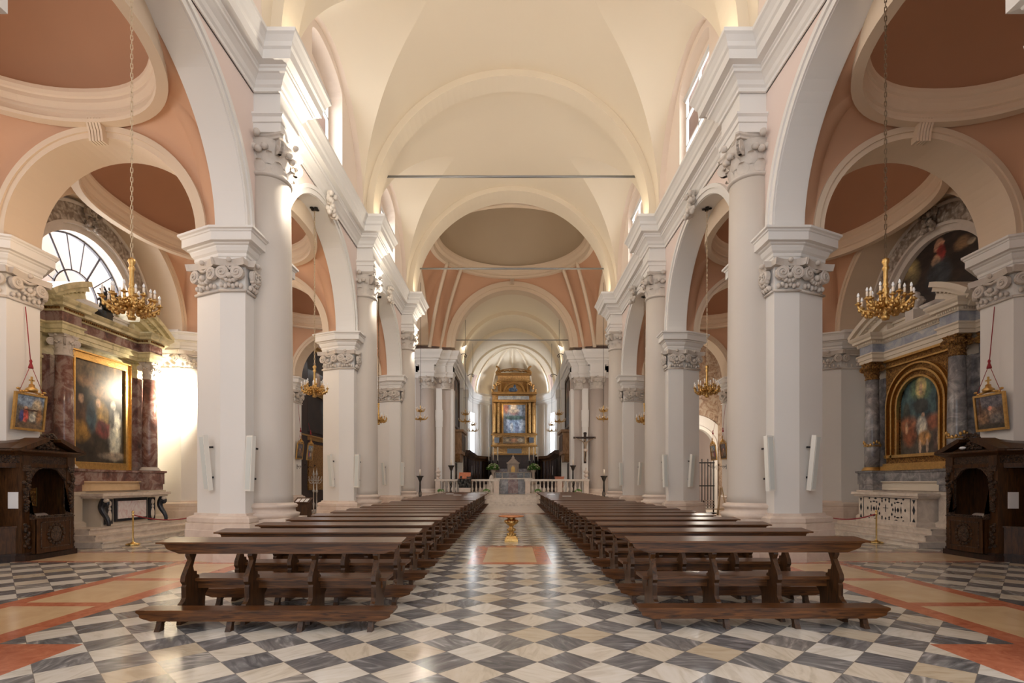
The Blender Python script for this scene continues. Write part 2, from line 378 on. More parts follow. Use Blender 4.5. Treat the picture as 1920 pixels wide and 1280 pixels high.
    def spiral(s, c, u, n_, r, w_, turns=2.2, flip=1, t=.3):
        """volute: spiral tube in the plane (u, z) at centre c, thickness along n_"""
        u = Vector(u); nn = Vector(n_); c = Vector(c); pts = []; rs = []
        K = 26
        for i in range(K+1):
            q = i/K; a = q*turns*2*PI; rr = r*(1-q)**.85*.86+r*.05
            pts.append(tuple(c+u*(flip*rr*math.cos(a+PI/2))+Vector((0, 0, rr*math.sin(a+PI/2)))+nn*w_*(.2+.8*q)))
            rs.append(r*.16*(1-.45*q))
        s.tube(pts, rs, 6)
        # backing disc
        D = []
        for k in (0, 1):
            for i in range(14):
                a = 2*PI*i/14; D.append(tuple(c+u*(r*.92*math.cos(a))+Vector((0, 0, r*.92*math.sin(a)))+nn*(w_*.55*k-w_*.9*(1-k))))
        s.add(D, [tuple(range(14)), tuple(range(14, 28))]+[(i, (i+1) % 14, 14+(i+1) % 14, 14+i) for i in range(14)], False)
        return s
    def build(s, name, mat, parent=None, world=True, merge=True):
        me = bpy.data.meshes.new(name)
        vs = s.v
        if parent is not None and world:
            l = Vector((0, 0, 0)); q = parent
            while q is not None: l += q.location; q = q.parent
            vs = [(p[0]-l[0], p[1]-l[1], p[2]-l[2]) for p in vs]
        me.from_pydata(vs, [], s.f)
        me.polygons.foreach_set('use_smooth', s.sm)
        bm = bmesh.new(); bm.from_mesh(me)
        if merge: bmesh.ops.remove_doubles(bm, verts=bm.verts, dist=1e-4)
        bmesh.ops.recalc_face_normals(bm, faces=bm.faces); bm.to_mesh(me); bm.free()
        mats = mat if isinstance(mat, (list, tuple)) else [mat]
        for m in mats: me.materials.append(M[m] if isinstance(m, str) else m)
        o = bpy.data.objects.new(name, me); SC.collection.objects.link(o)
        if parent is not None: o.parent = parent
        return o
def tag(o, label=None, cat=None, group=None, kind=None):
    if label: o['label'] = label
    if cat: o['category'] = cat
    if group: o['group'] = group
    if kind: o['kind'] = kind
    return o
def struct(o, label=None): return tag(o, label, None, None, 'structure')
def empty(name, loc=(0, 0, 0), rz=0, label=None, cat=None, group=None):
    o = bpy.data.objects.new(name, None); SC.collection.objects.link(o)
    o.location = loc; o.rotation_euler = (0, 0, rz); o.empty_display_size = .1
    return tag(o, label, cat, group)
def copy_tree(o, parent=None):
    c = o.copy(); SC.collection.objects.link(c); c.parent = parent
    for ch in list(o.children): copy_tree(ch, c)
    return c
def side_word(s): return 'left' if s < 0 else 'right'
# ------------------------------------------------------------------ architecture constants (metres, nave axis x = 0, camera looks along +y)
W = 5.67; WB = 6.28; PT = 7.15; R_N = 2.95
PIERS = (4.4, 12.0, 19.6, 27.2)
TX0, TX1 = 6.90, 11.12; TC = 9.01; TR = 2.11
AO = 11.9                      # outer wall plane of the aisles
COR = 11.3                     # top of the nave cornice
def seg(c, r, z, y): return z+math.sqrt(max(0, r*r-(y-c)**2))

# floor ------------------------------------------------------------
def floor_kind(ax, y, x):
    if y > 39.7: return 4
    if y > 28.6: return 4
    if ax < 5.33:
        if 10.72 < y < 13.8 and ax < .88:
            return 2 if (ax < .57 and 11.0 < y < 13.5) else 1
        if 27.5 < y < 28.2: return 1
        if y < 5.45 and ax > 4.43: return 1
        return 0
    if ax < 7.05:
        if ax < 5.64 or ax > 6.79: return 1
        k = (y-7.11) % 1.84
        return 1 if k < .22 else 2
    k = (y-11.0) % 7.6
    if k < 1.62: return 1 if (k < .17 or k > 1.45) else 2
    return 0
xs = [0, .57, .88, 4.43, 5.33, 5.64, 6.79, 7.05, 14.5]
xs = sorted(set([-x for x in xs]+xs))
ys = {-8, 5.45, 10.72, 11.0, 13.5, 13.8, 27.5, 28.2, 28.6, 39.7, 62}
for i in range(-9, 13):
    for d in (0, .22): ys.add(round(7.11+1.84*i+d, 3))
for i in range(-2, 3):
    for d in (0, .17, 1.45, 1.62): ys.add(round(11.0+7.6*i+d, 3))
ys = sorted(y for y in ys if -8 <= y <= 62)
b = B(); mi = []
for i in range(len(xs)-1):
    for j in range(len(ys)-1):
        xm = (xs[i]+xs[i+1])/2; ym = (ys[j]+ys[j+1])/2
        b.quad((xs[i], ys[j], 0), (xs[i+1], ys[j], 0), (xs[i+1], ys[j+1], 0), (xs[i], ys[j+1], 0)); mi.append(floor_kind(abs(xm), ym, xm))
fl = b.build('floor', ['checker', 'redmarble', 'creammarble', 'stone', 'steps'], merge=False)
for p, k in zip(fl.data.polygons, mi): p.material_index = k
struct(fl, 'black and white checkered marble floor with red and cream bands')

# nave walls with their arches ----------------------------------------
def nave_wall(s):
    b = B(s)
    for k in range(3):
        c = (PIERS[k]+PIERS[k+1])/2
        n = 40; Y = [c-R_N*math.cos(PI*i/n) for i in range(n+1)]
        for i in range(n):
            y0, y1 = Y[i], Y[i+1]; z0 = seg(c, R_N, 7.1, y0); z1 = seg(c, R_N, 7.1, y1)
            for x in (W, WB): b.quad((x, y0, z0), (x, y1, z1), (x, y1, 10.6), (x, y0, 10.6))
            b.quad((W, y0, z0), (W, y1, z1), (WB, y1, z1), (WB, y0, z0))
    for p in PIERS:
        y0, y1 = p-.85, p+.85
        for x in (W, WB): b.quad((x, y0, 6.4), (x, y1, 6.4), (x, y1, 10.6), (x, y0, 10.6))
        if p == 4.4: b.quad((W, y0, 6.4), (WB, y0, 6.4), (WB, y0, 10.6), (W, y0, 10.6))
        if p == 27.2: b.quad((W, y1, 6.4), (WB, y1, 6.4), (WB, y1, 10.6), (W, y1, 10.6))
    b.box(W, 12.6, 3.0, 3.55, 12.0, 19) if False else None
    struct(b.build('wall_'+side_word(s), 'pink'), 'pink plastered %s nave wall over the arches' % side_word(s))
    # arch soffits and archivolts
    b = B(s)
    for k in range(3):
        c = (PIERS[k]+PIERS[k+1])/2
        b.arch_band(0, c, 7.1, R_N-.012, R_N+.03, W-.01, WB+.01, 'x', 48)
        b.arch_band(0, c, 7.1, R_N, R_N+.15, W-.05, W+.02, 'x', 48)
        b.arch_band(0, c, 7.1, R_N+.13, R_N+.24, W-.09, W+.02, 'x', 48)
        b.arch_band(0, c, 7.1, R_N, R_N+.16, WB-.02, WB+.04, 'x', 48)
    struct(b.build('trim_1' if s < 0 else 'trim_2', 'white'), 'white moulded archivolts of the %s nave arches' % side_word(s))
    # cornice with breaks over every pier
    path = [(W, 3.5)]
    for p in PIERS: path += [(W, p-.52), (5.08, p-.52), (5.08, p+.52), (W, p+.52)]
    path += [(W, 28.05)]
    path[0] = (5.08, 3.5); path = path[0:1]+path[3:]
    prof = [(0, 10.28), (.05, 10.28), (.05, 10.36), (.09, 10.40), (.12, 10.48), (.20, 10.56), (.24, 10.58), (.24, 10.64), (.27, 10.66), (.27, 10.70),
            (.40, 10.72), (.42, 10.90), (.46, 10.94), (.48, 11.02), (.54, 11.12), (.58, 11.16), (.58, 11.24), (.55, 11.26), (0, 11.30)]
    b = B(s); b.sweep(path, prof, False, -1)
    for p in PIERS:
        b.box(5.08, W+.05, p-.5, p+.5, 9.42, 10.30)
        b.sweep([(W, p-.5), (5.08, p-.5), (5.08, p+.5), (W, p+.5)], [(0, 9.42), (.02, 9.42), (.02, 9.62), (.05, 9.63), (.05, 9.74), (.1, 9.78), (.1, 9.82), (0, 9.84)], False, -1)
    b.box(W-.02, WB+.3, 3.5, 28.05, 10.28, 11.28)
    struct(b.build('trim_3' if s < 0 else 'trim_4', 'white'), 'white moulded cornice along the %s nave wall' % side_word(s))
for s in (-1, 1): nave_wall(s)

# nave vault -----------------------------------------------------------
Z0 = 11.6; RB = 5.35; ZT = 16.65; LW = 3.0; LH = 3.4
XT = 1.78
def zr(x): return 15.0+(RB-x)/(RB-XT)*(ZT-15.0)
def vault_bay(c, s, b, half=3.42):
    NA = 44
    rows = []
    for i in range(NA+1):
        ph = PI/2*i/NA; x = RB*math.cos(ph); zb = Z0+RB*math.sin(ph); row = []
        ys_ = 0; r = 0
        if x > XT:
            r = zr(x); q = (zb-Z0)/(r-Z0); ys_ = LW*math.sqrt(max(0, 1-q*q)) if q < 1 else 0
        for k in range(7): row.append((x, c-half+(half-ys_)*k/6, zb))
        for k in range(1, 20):
            t = -1+k/10; y = ys_*math.sin(t*PI/2) if ys_ > 0 else 0
            z = max(zb, Z0+(r-Z0)*math.sqrt(max(0, 1-(y/LW)**2))) if ys_ > 0 else zb
            row.append((x, c+y, z))
        for k in range(7): row.append((x, c+ys_+(half-ys_)*k/6, zb))
        rows.append(row)
    n = len(rows[0]); vs = [p for r_ in rows for p in r_]
    # two smoothing regions so that the groin stays crisp
    for (a, e) in ((0, 6), (6, 26), (26, n-1)):
        m = e-a+1; sub = [rows[i][j] for i in range(NA+1) for j in range(a, e+1)]
        fs = [(i*m+j, i*m+j+1, (i+1)*m+j+1, (i+1)*m+j) for i in range(NA) for j in range(m-1)]
        b.add(sub, fs, True)
def finish_smooth(o):
    o.data.update()
    return o
b3 = B()
for c in (8.2, 15.8, 23.4):
    for s in (-1, 1):
        b3.sx = s; vault_bay(c, s, b3)
o = b3.build('ceiling', 'cream', merge=False); struct(o, 'cream barrel vault of the nave with groined lunettes')
b = B()
for p in PIERS:
    d0, d1 = (p-.4, p+.4) if p < 27 else (26.8, 28.0)
    b.arch_band(0, 0, Z0, 5.1, 5.36, d0, d1, 'y', 64)
    for s in (-1, 1): b.sx = s; b.box(5.1, 5.7, d0, d1, 11.2, Z0)
    b.sx = 1
b.add([(-7, 28.0, 11.0), (7, 28.0, 11.0), (7, 28.0, 19), (-7, 28.0, 19)], [])
# wall over the crossing arch
n = 48
for i in range(n):
    a0, a1 = PI*i/n, PI*(i+1)/n
    for y in (28.0,):
        x0, z0, x1, z1 = 5.1*math.cos(a0), Z0+5.1*math.sin(a0), 5.1*math.cos(a1), Z0+5.1*math.sin(a1)
        b.quad((x0, y, z0), (x1, y, z1), (x1*1.0, y, 17.3), (x0*1.0, y, 17.3))
for s in (-1, 1): b.sx = s; b.quad((5.1, 28.0, 11.2), (7.0, 28.0, 11.2), (7.0, 28.0, 17.3), (5.1, 28.0, 17.3))
b.sx = 1
struct(b.build('ceiling_rib', 'cream'), 'cream transverse ribs of the nave vault')

RW = 5.54
# clerestory walls and windows -------------------------------------------
wn = 0
for s in (-1, 1):
    b = B(s); XP = 6.02 if s < 0 else 5.78
    for c in (8.2, 15.8, 23.4):
        hw, zs, zt = 1.29, 14.3, 14.75
        def wz(y): return zs+(zt-zs)*math.sqrt(max(0, 1-((y-c)/hw)**2))
        def lz(y):
            t = abs(y-c)/LW
            return 11.6 if t >= 1 else Z0+(15.0-Z0)*math.sqrt(1-t*t)+.02
        Y = sorted(set([c-3.8, c-LW, c+LW, c+3.8]+[c-hw*math.cos(PI*i/16) for i in range(17)]+[c-LW*math.cos(PI*i/30) for i in range(31)]))
        for y0, y1 in zip(Y, Y[1:]):
            ym = (y0+y1)/2
            if abs(ym-c) < hw:
                b.quad((RW, y0, wz(y0)), (RW, y1, wz(y1)), (RW, y1, lz(y1)), (RW, y0, lz(y0)))
                b.quad((RW, y0, wz(y0)), (RW, y1, wz(y1)), (XP, y1, wz(y1)-.1), (XP, y0, wz(y0)-.1))
            else: b.quad((RW, y0, 11.2), (RW, y1, 11.2), (RW, y1, lz(y1)), (RW, y0, lz(y0)))
            if abs(ym-c) < LW: b.quad((RB-.01, y0, lz(y0)-.02), (RW, y0, lz(y0)-.02), (RW, y1, lz(y1)-.02), (RB-.01, y1, lz(y1)-.02))
        for y, e in ((c-hw, -.0), (c+hw, .0)):
            b.quad((RW, y, 11.2), (XP, y-e, 11.2), (XP, y-e, zs), (RW, y, zs))
        b.quad((RW, c-hw, 11.35), (RW, c+hw, 11.35), (XP, c+hw, 11.55), (XP, c-hw, 11.55))
        # wall beside the window, behind the opening
        b.quad((XP, c-hw, 11.2), (XP, c+hw, 11.2), (XP, c+hw, 11.7), (XP, c-hw, 11.7))
        for q in (-1, 1):
            b.quad((XP-.01, c+q*hw, 11.2), (XP-.01, c+q*1.17, 11.2), (XP-.01, c+q*1.17, 14.8), (XP-.01, c+q*hw, 14.8))
        b.quad((XP-.01, c-1.17, 14.3), (XP-.01, c+1.17, 14.3), (XP-.01, c+1.17, 14.8), (XP-.01, c-1.17, 14.8))
    struct(b.build('wall_%s_clerestory' % side_word(s), 'pale_pink'), 'pink clerestory wall with window reveals on the %s' % side_word(s))
    for c in (8.2, 15.8, 23.4):
        wn += 1
        b = B(s)
        for y in (c-1.15, c, c+1.15): b.box(XP-.07, XP+.01, y-.035, y+.035, 11.7, 14.3)
        for z in (11.72, 12.6, 13.5, 14.28): b.box(XP-.07, XP+.01, c-1.17, c+1.17, z-.03, z+.03)
        f = struct(b.build('window_%d' % wn, 'frame_white'), 'tall clerestory window')
        B(s).quad((XP-.02, c-1.17, 11.7), (XP-.02, c+1.17, 11.7), (XP-.02, c+1.17, 14.3), (XP-.02, c-1.17, 14.3)).build('pane', 'pane', f)
        g = B(s); g.tube([(XP-.12, c-1.15, 14.1), (XP-.12, c+1.15, 14.1)], .045); g.box(XP-.12, XP-.07, c-1.1, c+1.1, 13.98, 14.16); g.build('blind_roller', 'frame_white', f)

# piers ---------------------------------------------------------------------
def ionic_face(b, p1, p2, n_, z0, z1, horn=.10):
    p1 = Vector((*p1, 0)); p2 = Vector((*p2, 0)); u = (p2-p1); L_ = u.length; u.normalize(); n_ = Vector((*n_, 0)).normalized()
    def P(t, d, z): q = p1+u*t+n_*d; return (q.x, q.y, z)
    H = z1-z0
    # concave abacus
    vs = []; K = 10
    for i in range(K+1):
        t = -.07+(L_+.14)*i/K; e = abs(2*i/K-1)**2.2
        for (d, z) in ((-.05, z1-.10*H/.6), (.10+horn*e, z1-.12*H/.6), (.14+horn*e, z1), (-.05, z1)): vs.append(P(t, d, z))
    b.add(vs, [(i*4+k, i*4+(k+1) % 4, i*4+4+(k+1) % 4, i*4+4+k) for i in range(K) for k in range(4)]+[(0, 1, 2, 3), (K*4, K*4+1, K*4+2, K*4+3)])
    r = .36*H*.62
    for t, f in ((r*.75, -1), (L_-r*.75, 1)):
        b.spiral(P(t, .12, z1-.12*H/.6-r), u, n_, r, .06, 2.2, f)
    # astragal and husk garland
    vs = []
    b.tube([P(-.02, .03, z0+.03), P(L_+.02, .03, z0+.03)], .03, 6)
    b.tube([P(r*1.3, .08, z1-.2*H), P(L_*.5, .11, z1-.30*H), P(L_-r*1.3, .08, z1-.2*H)], .035, 6)
    cx = L_*.5
    b.ball(P(cx, .16, z1-.02), .055)
    rng = random.Random(3)
    for k in range(7):
        a = PI+PI*k/6
        q = Vector(P(cx+.12*math.cos(a)*1.2, .10, z1-.52*H+.10*math.sin(a))); b.ball(q, (.055, .05, .05), 6, 4)
    b.ball(P(cx, .14, z1-.52*H), .065)
    for k in range(6):
        t = L_*(.12+.76*k/5); b.ball(P(t, .06, z0+.12+.03*(k % 2)), (.05, .045, .06), 6, 4)

def composite_capital(b, c, r, z0, z1, leaves=8):
    """bell, two rings of curled leaves, fruit garland, four corner volutes, concave abacus"""
    H = z1-z0; cx, cy = c
    b.lathe([(r*1.0, z0), (r*1.10, z0+.03*H), (r*1.10, z0+.07*H), (r*1.0, z0+.10*H), (r*.98, z0+.3*H), (r*1.05, z0+.7*H), (r*1.22, z0+.86*H)], c, 24)
    for ring, (zz, hh, n, ofs) in enumerate(((z0+.10*H, .30*H, leaves, 0), (z0+.30*H, .32*H, leaves, .5))):
        for k in range(n):
            a = 2*PI*(k+ofs)/n
            ca, sa = math.cos(a), math.sin(a)
            def fn(u, v):
                wd = r*.62*(.55+.45*math.sin(PI*min(1, v*1.15)))*(1-.35*v*v)
                t = (u-.5)*wd
                out = r*(1.02+.30*v**2.2)-.25*r*max(0, v-.86)-abs(u-.5)**2*.25*r
                z = zz+hh*(v if v < .88 else .88-(v-.88)*1.2)
                return (cx+ca*out-sa*t, cy+sa*out+ca*t, z)
            b.grid(fn, 4, 6)
    for k in range(4):
        a = PI/4+k*PI/2; ca, sa = math.cos(a), math.sin(a); rv = .17*H+.02
        u = Vector((ca, sa, 0)); n_ = Vector((-sa, ca, 0)); cc = (cx+ca*r*1.32, cy+sa*r*1.32, z1-.13*H-rv)
        b.spiral(cc, u, n_, rv, .06*r/.5, 2, 1); b.spiral(cc, u, -n_, rv, .06*r/.5, 2, 1)
        b.tube([(cx+ca*r*.95, cy+sa*r*.95, z0+.55*H), (cx+ca*r*1.15, cy+sa*r*1.15, z0+.78*H), (cx+ca*r*1.3, cy+sa*r*1.3, z1-.15*H)], .07*r/.5, 6)
        for q in (-1, 0, 1):   # fruit garland between volutes
            a2 = k*PI/2+q*.24; b.ball((cx+math.cos(a2)*r*1.17, cy+math.sin(a2)*r*1.17, z0+(.66-.06*(q == 0))*H), (.10*r/.5, .10*r/.5, .085*r/.5), 6, 4)
        a2 = k*PI/2; b.ball((cx+math.cos(a2)*r*1.34, cy+math.sin(a2)*r*1.34, z1-.06*H), .09*r/.5, 6, 4)
    # abacus
    K = 8; top = []
    for k in range(4):
        a0 = PI/4+k*PI/2; a1 = a0+PI/2; R_ = r*1.74
        p0 = Vector((math.cos(a0)*R_, math.sin(a0)*R_)); p1 = Vector((math.cos(a1)*R_, math.sin(a1)*R_)); am = (a0+a1)/2
        t_ = (p1-p0).normalized()*r*.12
        for i in range(K+1):
            q = (p0+t_).lerp(p1-t_, i/K); bow = 1-(2*i/K-1)**2
            q = q-Vector((math.cos(am), math.sin(am)))*bow*r*.20; top.append(q)
    n = len(top); vs = []
    for (f, z) in ((.93, z1-.13*H), (.93, z1-.08*H), (1, z1-.05*H), (1, z1)): vs += [(cx+q.x*f, cy+q.y*f, z) for q in top]
    b.add(vs, [(j*n+i, j*n+(i+1) % n, (j+1)*n+(i+1) % n, (j+1)*n+i) for j in range(3) for i in range(n)]+[tuple(range(n)), tuple(range(3*n, 4*n))])
    return b

IMP = [(-.03, 6.40), (.03, 6.40), (.03, 6.50), (.05, 6.52), (.05, 6.58), (.09, 6.62), (.12, 6.69), (.12, 6.72), (.16, 6.74), (.17, 6.77), (.25, 6.78), (.25, 6.95), (.27, 6.96), (.28, 6.99), (.32, 7.01), (.32, 7.055), (-.03, 7.06)]
PLN = [(-.04, 1.02), (-.04, 0), (.20, 0), (.20, .66), (.19, .67), (.19, .80), (.15, .81), (.17, .84), (.17, .92), (.13, .95), (.06, .97), (.05, 1.02)]
def pier_poly(p, inner=True, low=False):
    if low: return [(W, p-.85), (6.21, p-.85), (TX0, p-.52), (TX0, p+.3), (6.21, p+.85), (W, p+.85)]
    if inner: return [(W, p-.85), (6.21, p-.85), (TX0, p-.52), (TX0, p+.3), (6.21, p+(.85 if p > 5 else 1.0)), (W, p+(.85 if p > 5 else 1.0))]
    return [(13.2, p-.85), (AO, p-.85), (TX1, p-.52), (TX1, p+.3), (AO, p+.85), (13.2, p+.85)]
cap_mesh = {}
ordn = {4.4: 'nearest cut-off', 12.0: 'first whole', 19.6: 'second whole', 27.2: 'third whole'}
for s in (-1, 1):
    for p in PIERS:
        e = empty('pier', (s*6.2, p, 0), 0, '%s white pier with engaged beige column, %s of nave' % (ordn[p], side_word(s)), 'pier', 'nave piers')
        poly = pier_poly(p)
        B(s).prism(poly, 1.0, 7.14).build('shaft', 'white', e)
        b = B(s); lp = pier_poly(p, True, True); b.prism(lp, 0, .99)
        b.sweep([(W, p-.4)]+lp+[(W, p+.4)], PLN, False, 1)
        q_ = .6 if p > 5 else .45; b.box(4.92, 5.8, p-.6, p+q_, 0, .885)
        b.build('plinth', 'stone', e)
        b = B(s); b.lathe([(.62, .88), (.64, .93), (.66, .99), (.58, 1.0), (.56, 1.04), (.56, 1.10), (.60, 1.12), (.61, 1.17), (.57, 1.20), (.52, 1.21), (.52, 1.23)], (5.55, p), 32)
        b.build('column_base', 'stone', e)
        b = B(s); b.lathe([(.515, 1.2), (.505, 1.4), (.503, 3.5), (.495, 5), (.475, 7), (.455, 8.5)], (5.55, p), 40); b.build('column_shaft', 'beige', e)
        b = B(s); b.sweep([(W, p-.38)]+poly+[(W, p+.38)], IMP, False, 1)
        b.build('impost', 'white', e)
        k = (s, 'cap')
        b = B(s)
        ionic_face(b, poly[0], poly[1], (0, -1), 5.76, 6.42); ionic_face(b, poly[1], poly[2], (.45, -1), 5.76, 6.42)
        if p > 5: ionic_face(b, (W, p-.80), (W, p-.45), (-1, 0), 5.76, 6.42)
        else: ionic_face(b, poly[5], poly[4], (0, 1), 5.76, 6.42)
        b.build('ionic_capital', 'carved', e)
        b = B(s)
        if 'cc' not in cap_mesh:
            bb = B(); composite_capital(bb, (0, 0), .455, 0, .9); cap_mesh['cc'] = bb
        src = cap_mesh['cc']; b.add([(v[0]+5.55, v[1]+p, v[2]+8.52) for v in src.v], src.f); b.sm = list(src.sm)
        b.build('column_capital', 'carved', e)
        # outer aisle pier
        e = empty('aisle_pier', (s*12.0, p, 0), 0, '%s white aisle pier against the %s outer wall' % (ordn[p], side_word(s)), 'pier', 'aisle piers')
        poly = pier_poly(p, False)
        B(s).prism(poly, 1.0, 7.14).build('shaft', 'white', e)
        b = B(s); b.prism(poly, 0, .99); b.sweep(poly, PLN, False, -1); b.build('plinth', 'stone', e)
        b = B(s); b.sweep(poly, IMP, False, -1); b.build('impost', 'white', e)
        b = B(s); ionic_face(b, poly[0], poly[1], (0, -1), 5.76, 6.42); ionic_face(b, poly[1], poly[2], (-.45, -1), 5.76, 6.42); ionic_face(b, poly[2], poly[3], (-1, 0), 5.76, 6.42)
        ionic_face(b, poly[3], poly[4], (-.45, 1), 5.76, 6.42)
        b.build('ionic_capital', 'carved', e)

# aisle arches, pendentives, rings and domes ---------------------------------
def sq(t): return math.copysign(abs(t)**.87, t)
def keystone(b, x, y, z, ax):
    for k in range(5):
        d = -.13+k*.065
        if ax == 'y': b.prism([(y-.10, z-.30), (y-.13, z-.1), (y-.20, z+.06), (y-.20, z+.14), (y+.06, z+.14), (y+.06, z-.30)], x+d-.024, x+d+.024, 'x')
        else: b.box(x-.1, x+.06, y+d-.018, y+d+.018, z-.28, z+.12)
for s in (-1, 1):
    b = B(s)
    for p in PIERS:
        y0, y1 = p-.54, p+.30
        b.arch_band(0, TC, 7.15, TR, TR+.20, y0-.04, y1+.04, 'y', 40)
        b.arch_band(0, TC, 7.15, TR+.12, TR+.24, y0-.08, y0+.02, 'y', 40)
        keystone(b, TC, y0-.04, 7.15+TR+.16, 'y')
    for k in range(3):
        c = (PIERS[k]+PIERS[k+1])/2
        b.arch_band(0, c, 7.1, R_N, R_N+.20, AO-.05, 12.85, 'x', 44)
        b.arch_band(0, c, 7.1, R_N+.12, R_N+.24, AO-.09, AO, 'x', 44)
    struct(b.build('trim_5' if s < 0 else 'trim_6', 'tan'), 'moulded arches across the %s aisle' % side_word(s))
    bp = B(s); br = B(s); bd = B(s)
    for k in range(3):
        y0, y1 = PIERS[k]+.30, PIERS[k+1]-.54; c = (y0+y1)/2; cn = (PIERS[k]+PIERS[k+1])/2
        xa, xb = WB, AO; cx = (xa+xb)/2; ra, rb = 2.80, 3.24; zr_ = 9.58
        per = []
        n = 24
        for i in range(n+1):     # nave arch side, from near to far
            a = PI*i/n; per.append((xa, cn-(R_N+.2)*math.cos(a), 7.1+(R_N+.2)*math.sin(a)))
        for i in range(n+1):     # far transverse arch
            a = PI*i/n; per.append((TC-(TR+.2)*math.cos(a), y1, 7.15+(TR+.2)*math.sin(a)))
        for i in range(n+1):
            a = PI*i/n; per.append((xb, cn+(R_N+.2)*math.cos(a), 7.1+(R_N+.2)*math.sin(a)))
        for i in range(n+1):
            a = PI*i/n; per.append((TC+(TR+.2)*math.cos(a), y0, 7.15+(TR+.2)*math.sin(a)))
        m = len(per); rows = []; K = 12
        for j in range(K+1):
            t = j/K; row = []
            for (x, y, z) in per:
                a = math.atan2((y-c)/rb, (x-cx)/ra); ex, ey = cx+ra*sq(math.cos(a)), c+rb*sq(math.sin(a))
                h = 1-math.cos(t*PI/2); v_ = math.sin(t*PI/2)
                zt = max(zr_, 0); row.append((x+(ex-x)*h, y+(ey-y)*h, z+(zt-z)*v_ if z < zt else z+(zt-z)*t))
            rows.append(row)
        bp.add([q for r_ in rows for q in r_], [(j*m+i, j*m+(i+1) % m, (j+1)*m+(i+1) % m, (j+1)*m+i) for j in range(K) for i in range(m)], True)
        ell = [(cx+ra*sq(math.cos(2*PI*i/72)), c+rb*sq(math.sin(2*PI*i/72))) for i in range(72)]
        br.sweep(ell[::-1], [(-.10, 9.46), (.10, 9.46), (.12, 9.52), (.05, 9.55), (.05, 9.66), (.09, 9.69), (.09, 9.73), (.13, 9.80), (.15, 9.84), (.15, 9.92), (.18, 9.95), (.21, 10.02), (.21, 10.10), (-.10, 10.12)], True, -1 if False else 1)
        prof = [(math.cos(PI/2*i/12), math.sin(PI/2*i/12)) for i in range(13)]
        bd.grid(lambda u, v: (cx+(ra-.08)*sq(math.cos(2*PI*u))*math.cos(PI/2*v), c+(rb-.08)*sq(math.sin(2*PI*u))*math.cos(PI/2*v), 10.02+2.3*math.sin(PI/2*v)), 72, 12)
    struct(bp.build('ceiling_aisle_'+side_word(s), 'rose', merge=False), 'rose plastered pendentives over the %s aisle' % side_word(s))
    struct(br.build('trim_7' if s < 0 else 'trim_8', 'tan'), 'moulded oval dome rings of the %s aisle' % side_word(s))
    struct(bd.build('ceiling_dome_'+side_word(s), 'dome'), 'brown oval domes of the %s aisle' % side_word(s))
    # outer walls of the aisles: niches with reveals
    b = B(s)
    for k in range(3):
        cn = (PIERS[k]+PIERS[k+1])/2
        lun = (s < 0) or k != 1
        LC = 7.2; LR = 1.85
        n = 24; Y = sorted(set([cn-3.0, cn+3.0]+[cn-.2-LR*math.cos(PI*i/n) for i in range(n+1)]))
        for y0, y1 in zip(Y, Y[1:]):
            ins = abs((y0+y1)/2-(cn-.2)) < LR and lun
            if ins:
                b.quad((12.9, y0, 0), (12.9, y1, 0), (12.9, y1, LC), (12.9, y0, LC))
                b.quad((12.9, y0, seg(cn-.2, LR, LC, y0)), (12.9, y1, seg(cn-.2, LR, LC, y1)), (12.9, y1, 10.6), (12.9, y0, 10.6))
                b.quad((12.9, y0, seg(cn-.2, LR, LC, y0)), (12.9, y1, seg(cn-.2, LR, LC, y1)), (13.2, y1, seg(cn-.2, LR, LC, y1)), (13.2, y0, seg(cn-.2, LR, LC, y0)))
            else: b.quad((12.9, y0, 0), (12.9, y1, 0), (12.9, y1, 10.6), (12.9, y0, 10.6))
    struct(b.build('wall_%s_outer' % side_word(s), 'white'), 'white outer wall of the %s aisle' % side_word(s))
    for k in range(3):
        cn = (PIERS[k]+PIERS[k+1])/2
        b = B(s)
        b.sweep([(12.9, cn-2.95), (12.9, cn+2.95)], [(0, 6.5), (.05, 6.5), (.05, 6.62), (.1, 6.7), (.16, 6.8), (.16, 6.98), (.22, 7.06), (.22, 7.15), (0, 7.16)], False, -1)
        for y, q in ((cn+2.95, 1), (cn-2.95, -1)):
            b.box(AO, 12.9, y-(.16 if q > 0 else -.0), y+(.0 if q > 0 else .16), 6.72, 7.15)
            b.box(AO, 12.9, y-(.08 if q > 0 else -.0), y+(.0 if q > 0 else .08), 6.5, 6.72)
            b.box(AO, 12.9, y-(.06 if q > 0 else -.0), y+(.0 if q > 0 else .06), 0, 1.0)
        struct(b.build('trim_%d' % (20+k*2+(s > 0)), 'white'), 'impost moulding of the %s altar niche' % side_word(s))
        b = B(s)
        b.arch_band(0, cn-.2, 7.2, 2.1, 2.62, 12.62, 12.95, 'x', 44)
        b.spiral((12.5, cn-.2-.14, 9.72), (0, 1, 0), (-1, 0, 0), .17, .08); b.spiral((12.5, cn-.2+.14, 9.72), (0, 1, 0), (-1, 0, 0), .17, .08, flip=-1)
        rk = random.Random(8)
        for q in range(22): b.ball((12.5+rk.uniform(-.06, .1), cn-.2+rk.uniform(-.2, .2), 9.2+rk.uniform(0, .5)), (.07, .08, .09), 6, 4)
        o = struct(b.build('trim_%d' % (30+k*2+(s > 0)), 'carved_arch'), 'carved stone arch round the lunette')
        b = B(s)
        b.arch_band(0, cn-.2, 7.2, 1.85, 2.12, 12.72, 12.95, 'x', 44); b.arch_band(0, cn-.2, 7.2, 2.04, 2.12, 12.6, 12.95, 'x', 44); b.arch_band(0, cn-.2, 7.2, 2.6, 2.68, 12.58, 12.95, 'x', 44)
        struct(b.build('trim_%d' % (40+k*2+(s > 0)), 'carved'), 'stone rolls of the lunette arch')
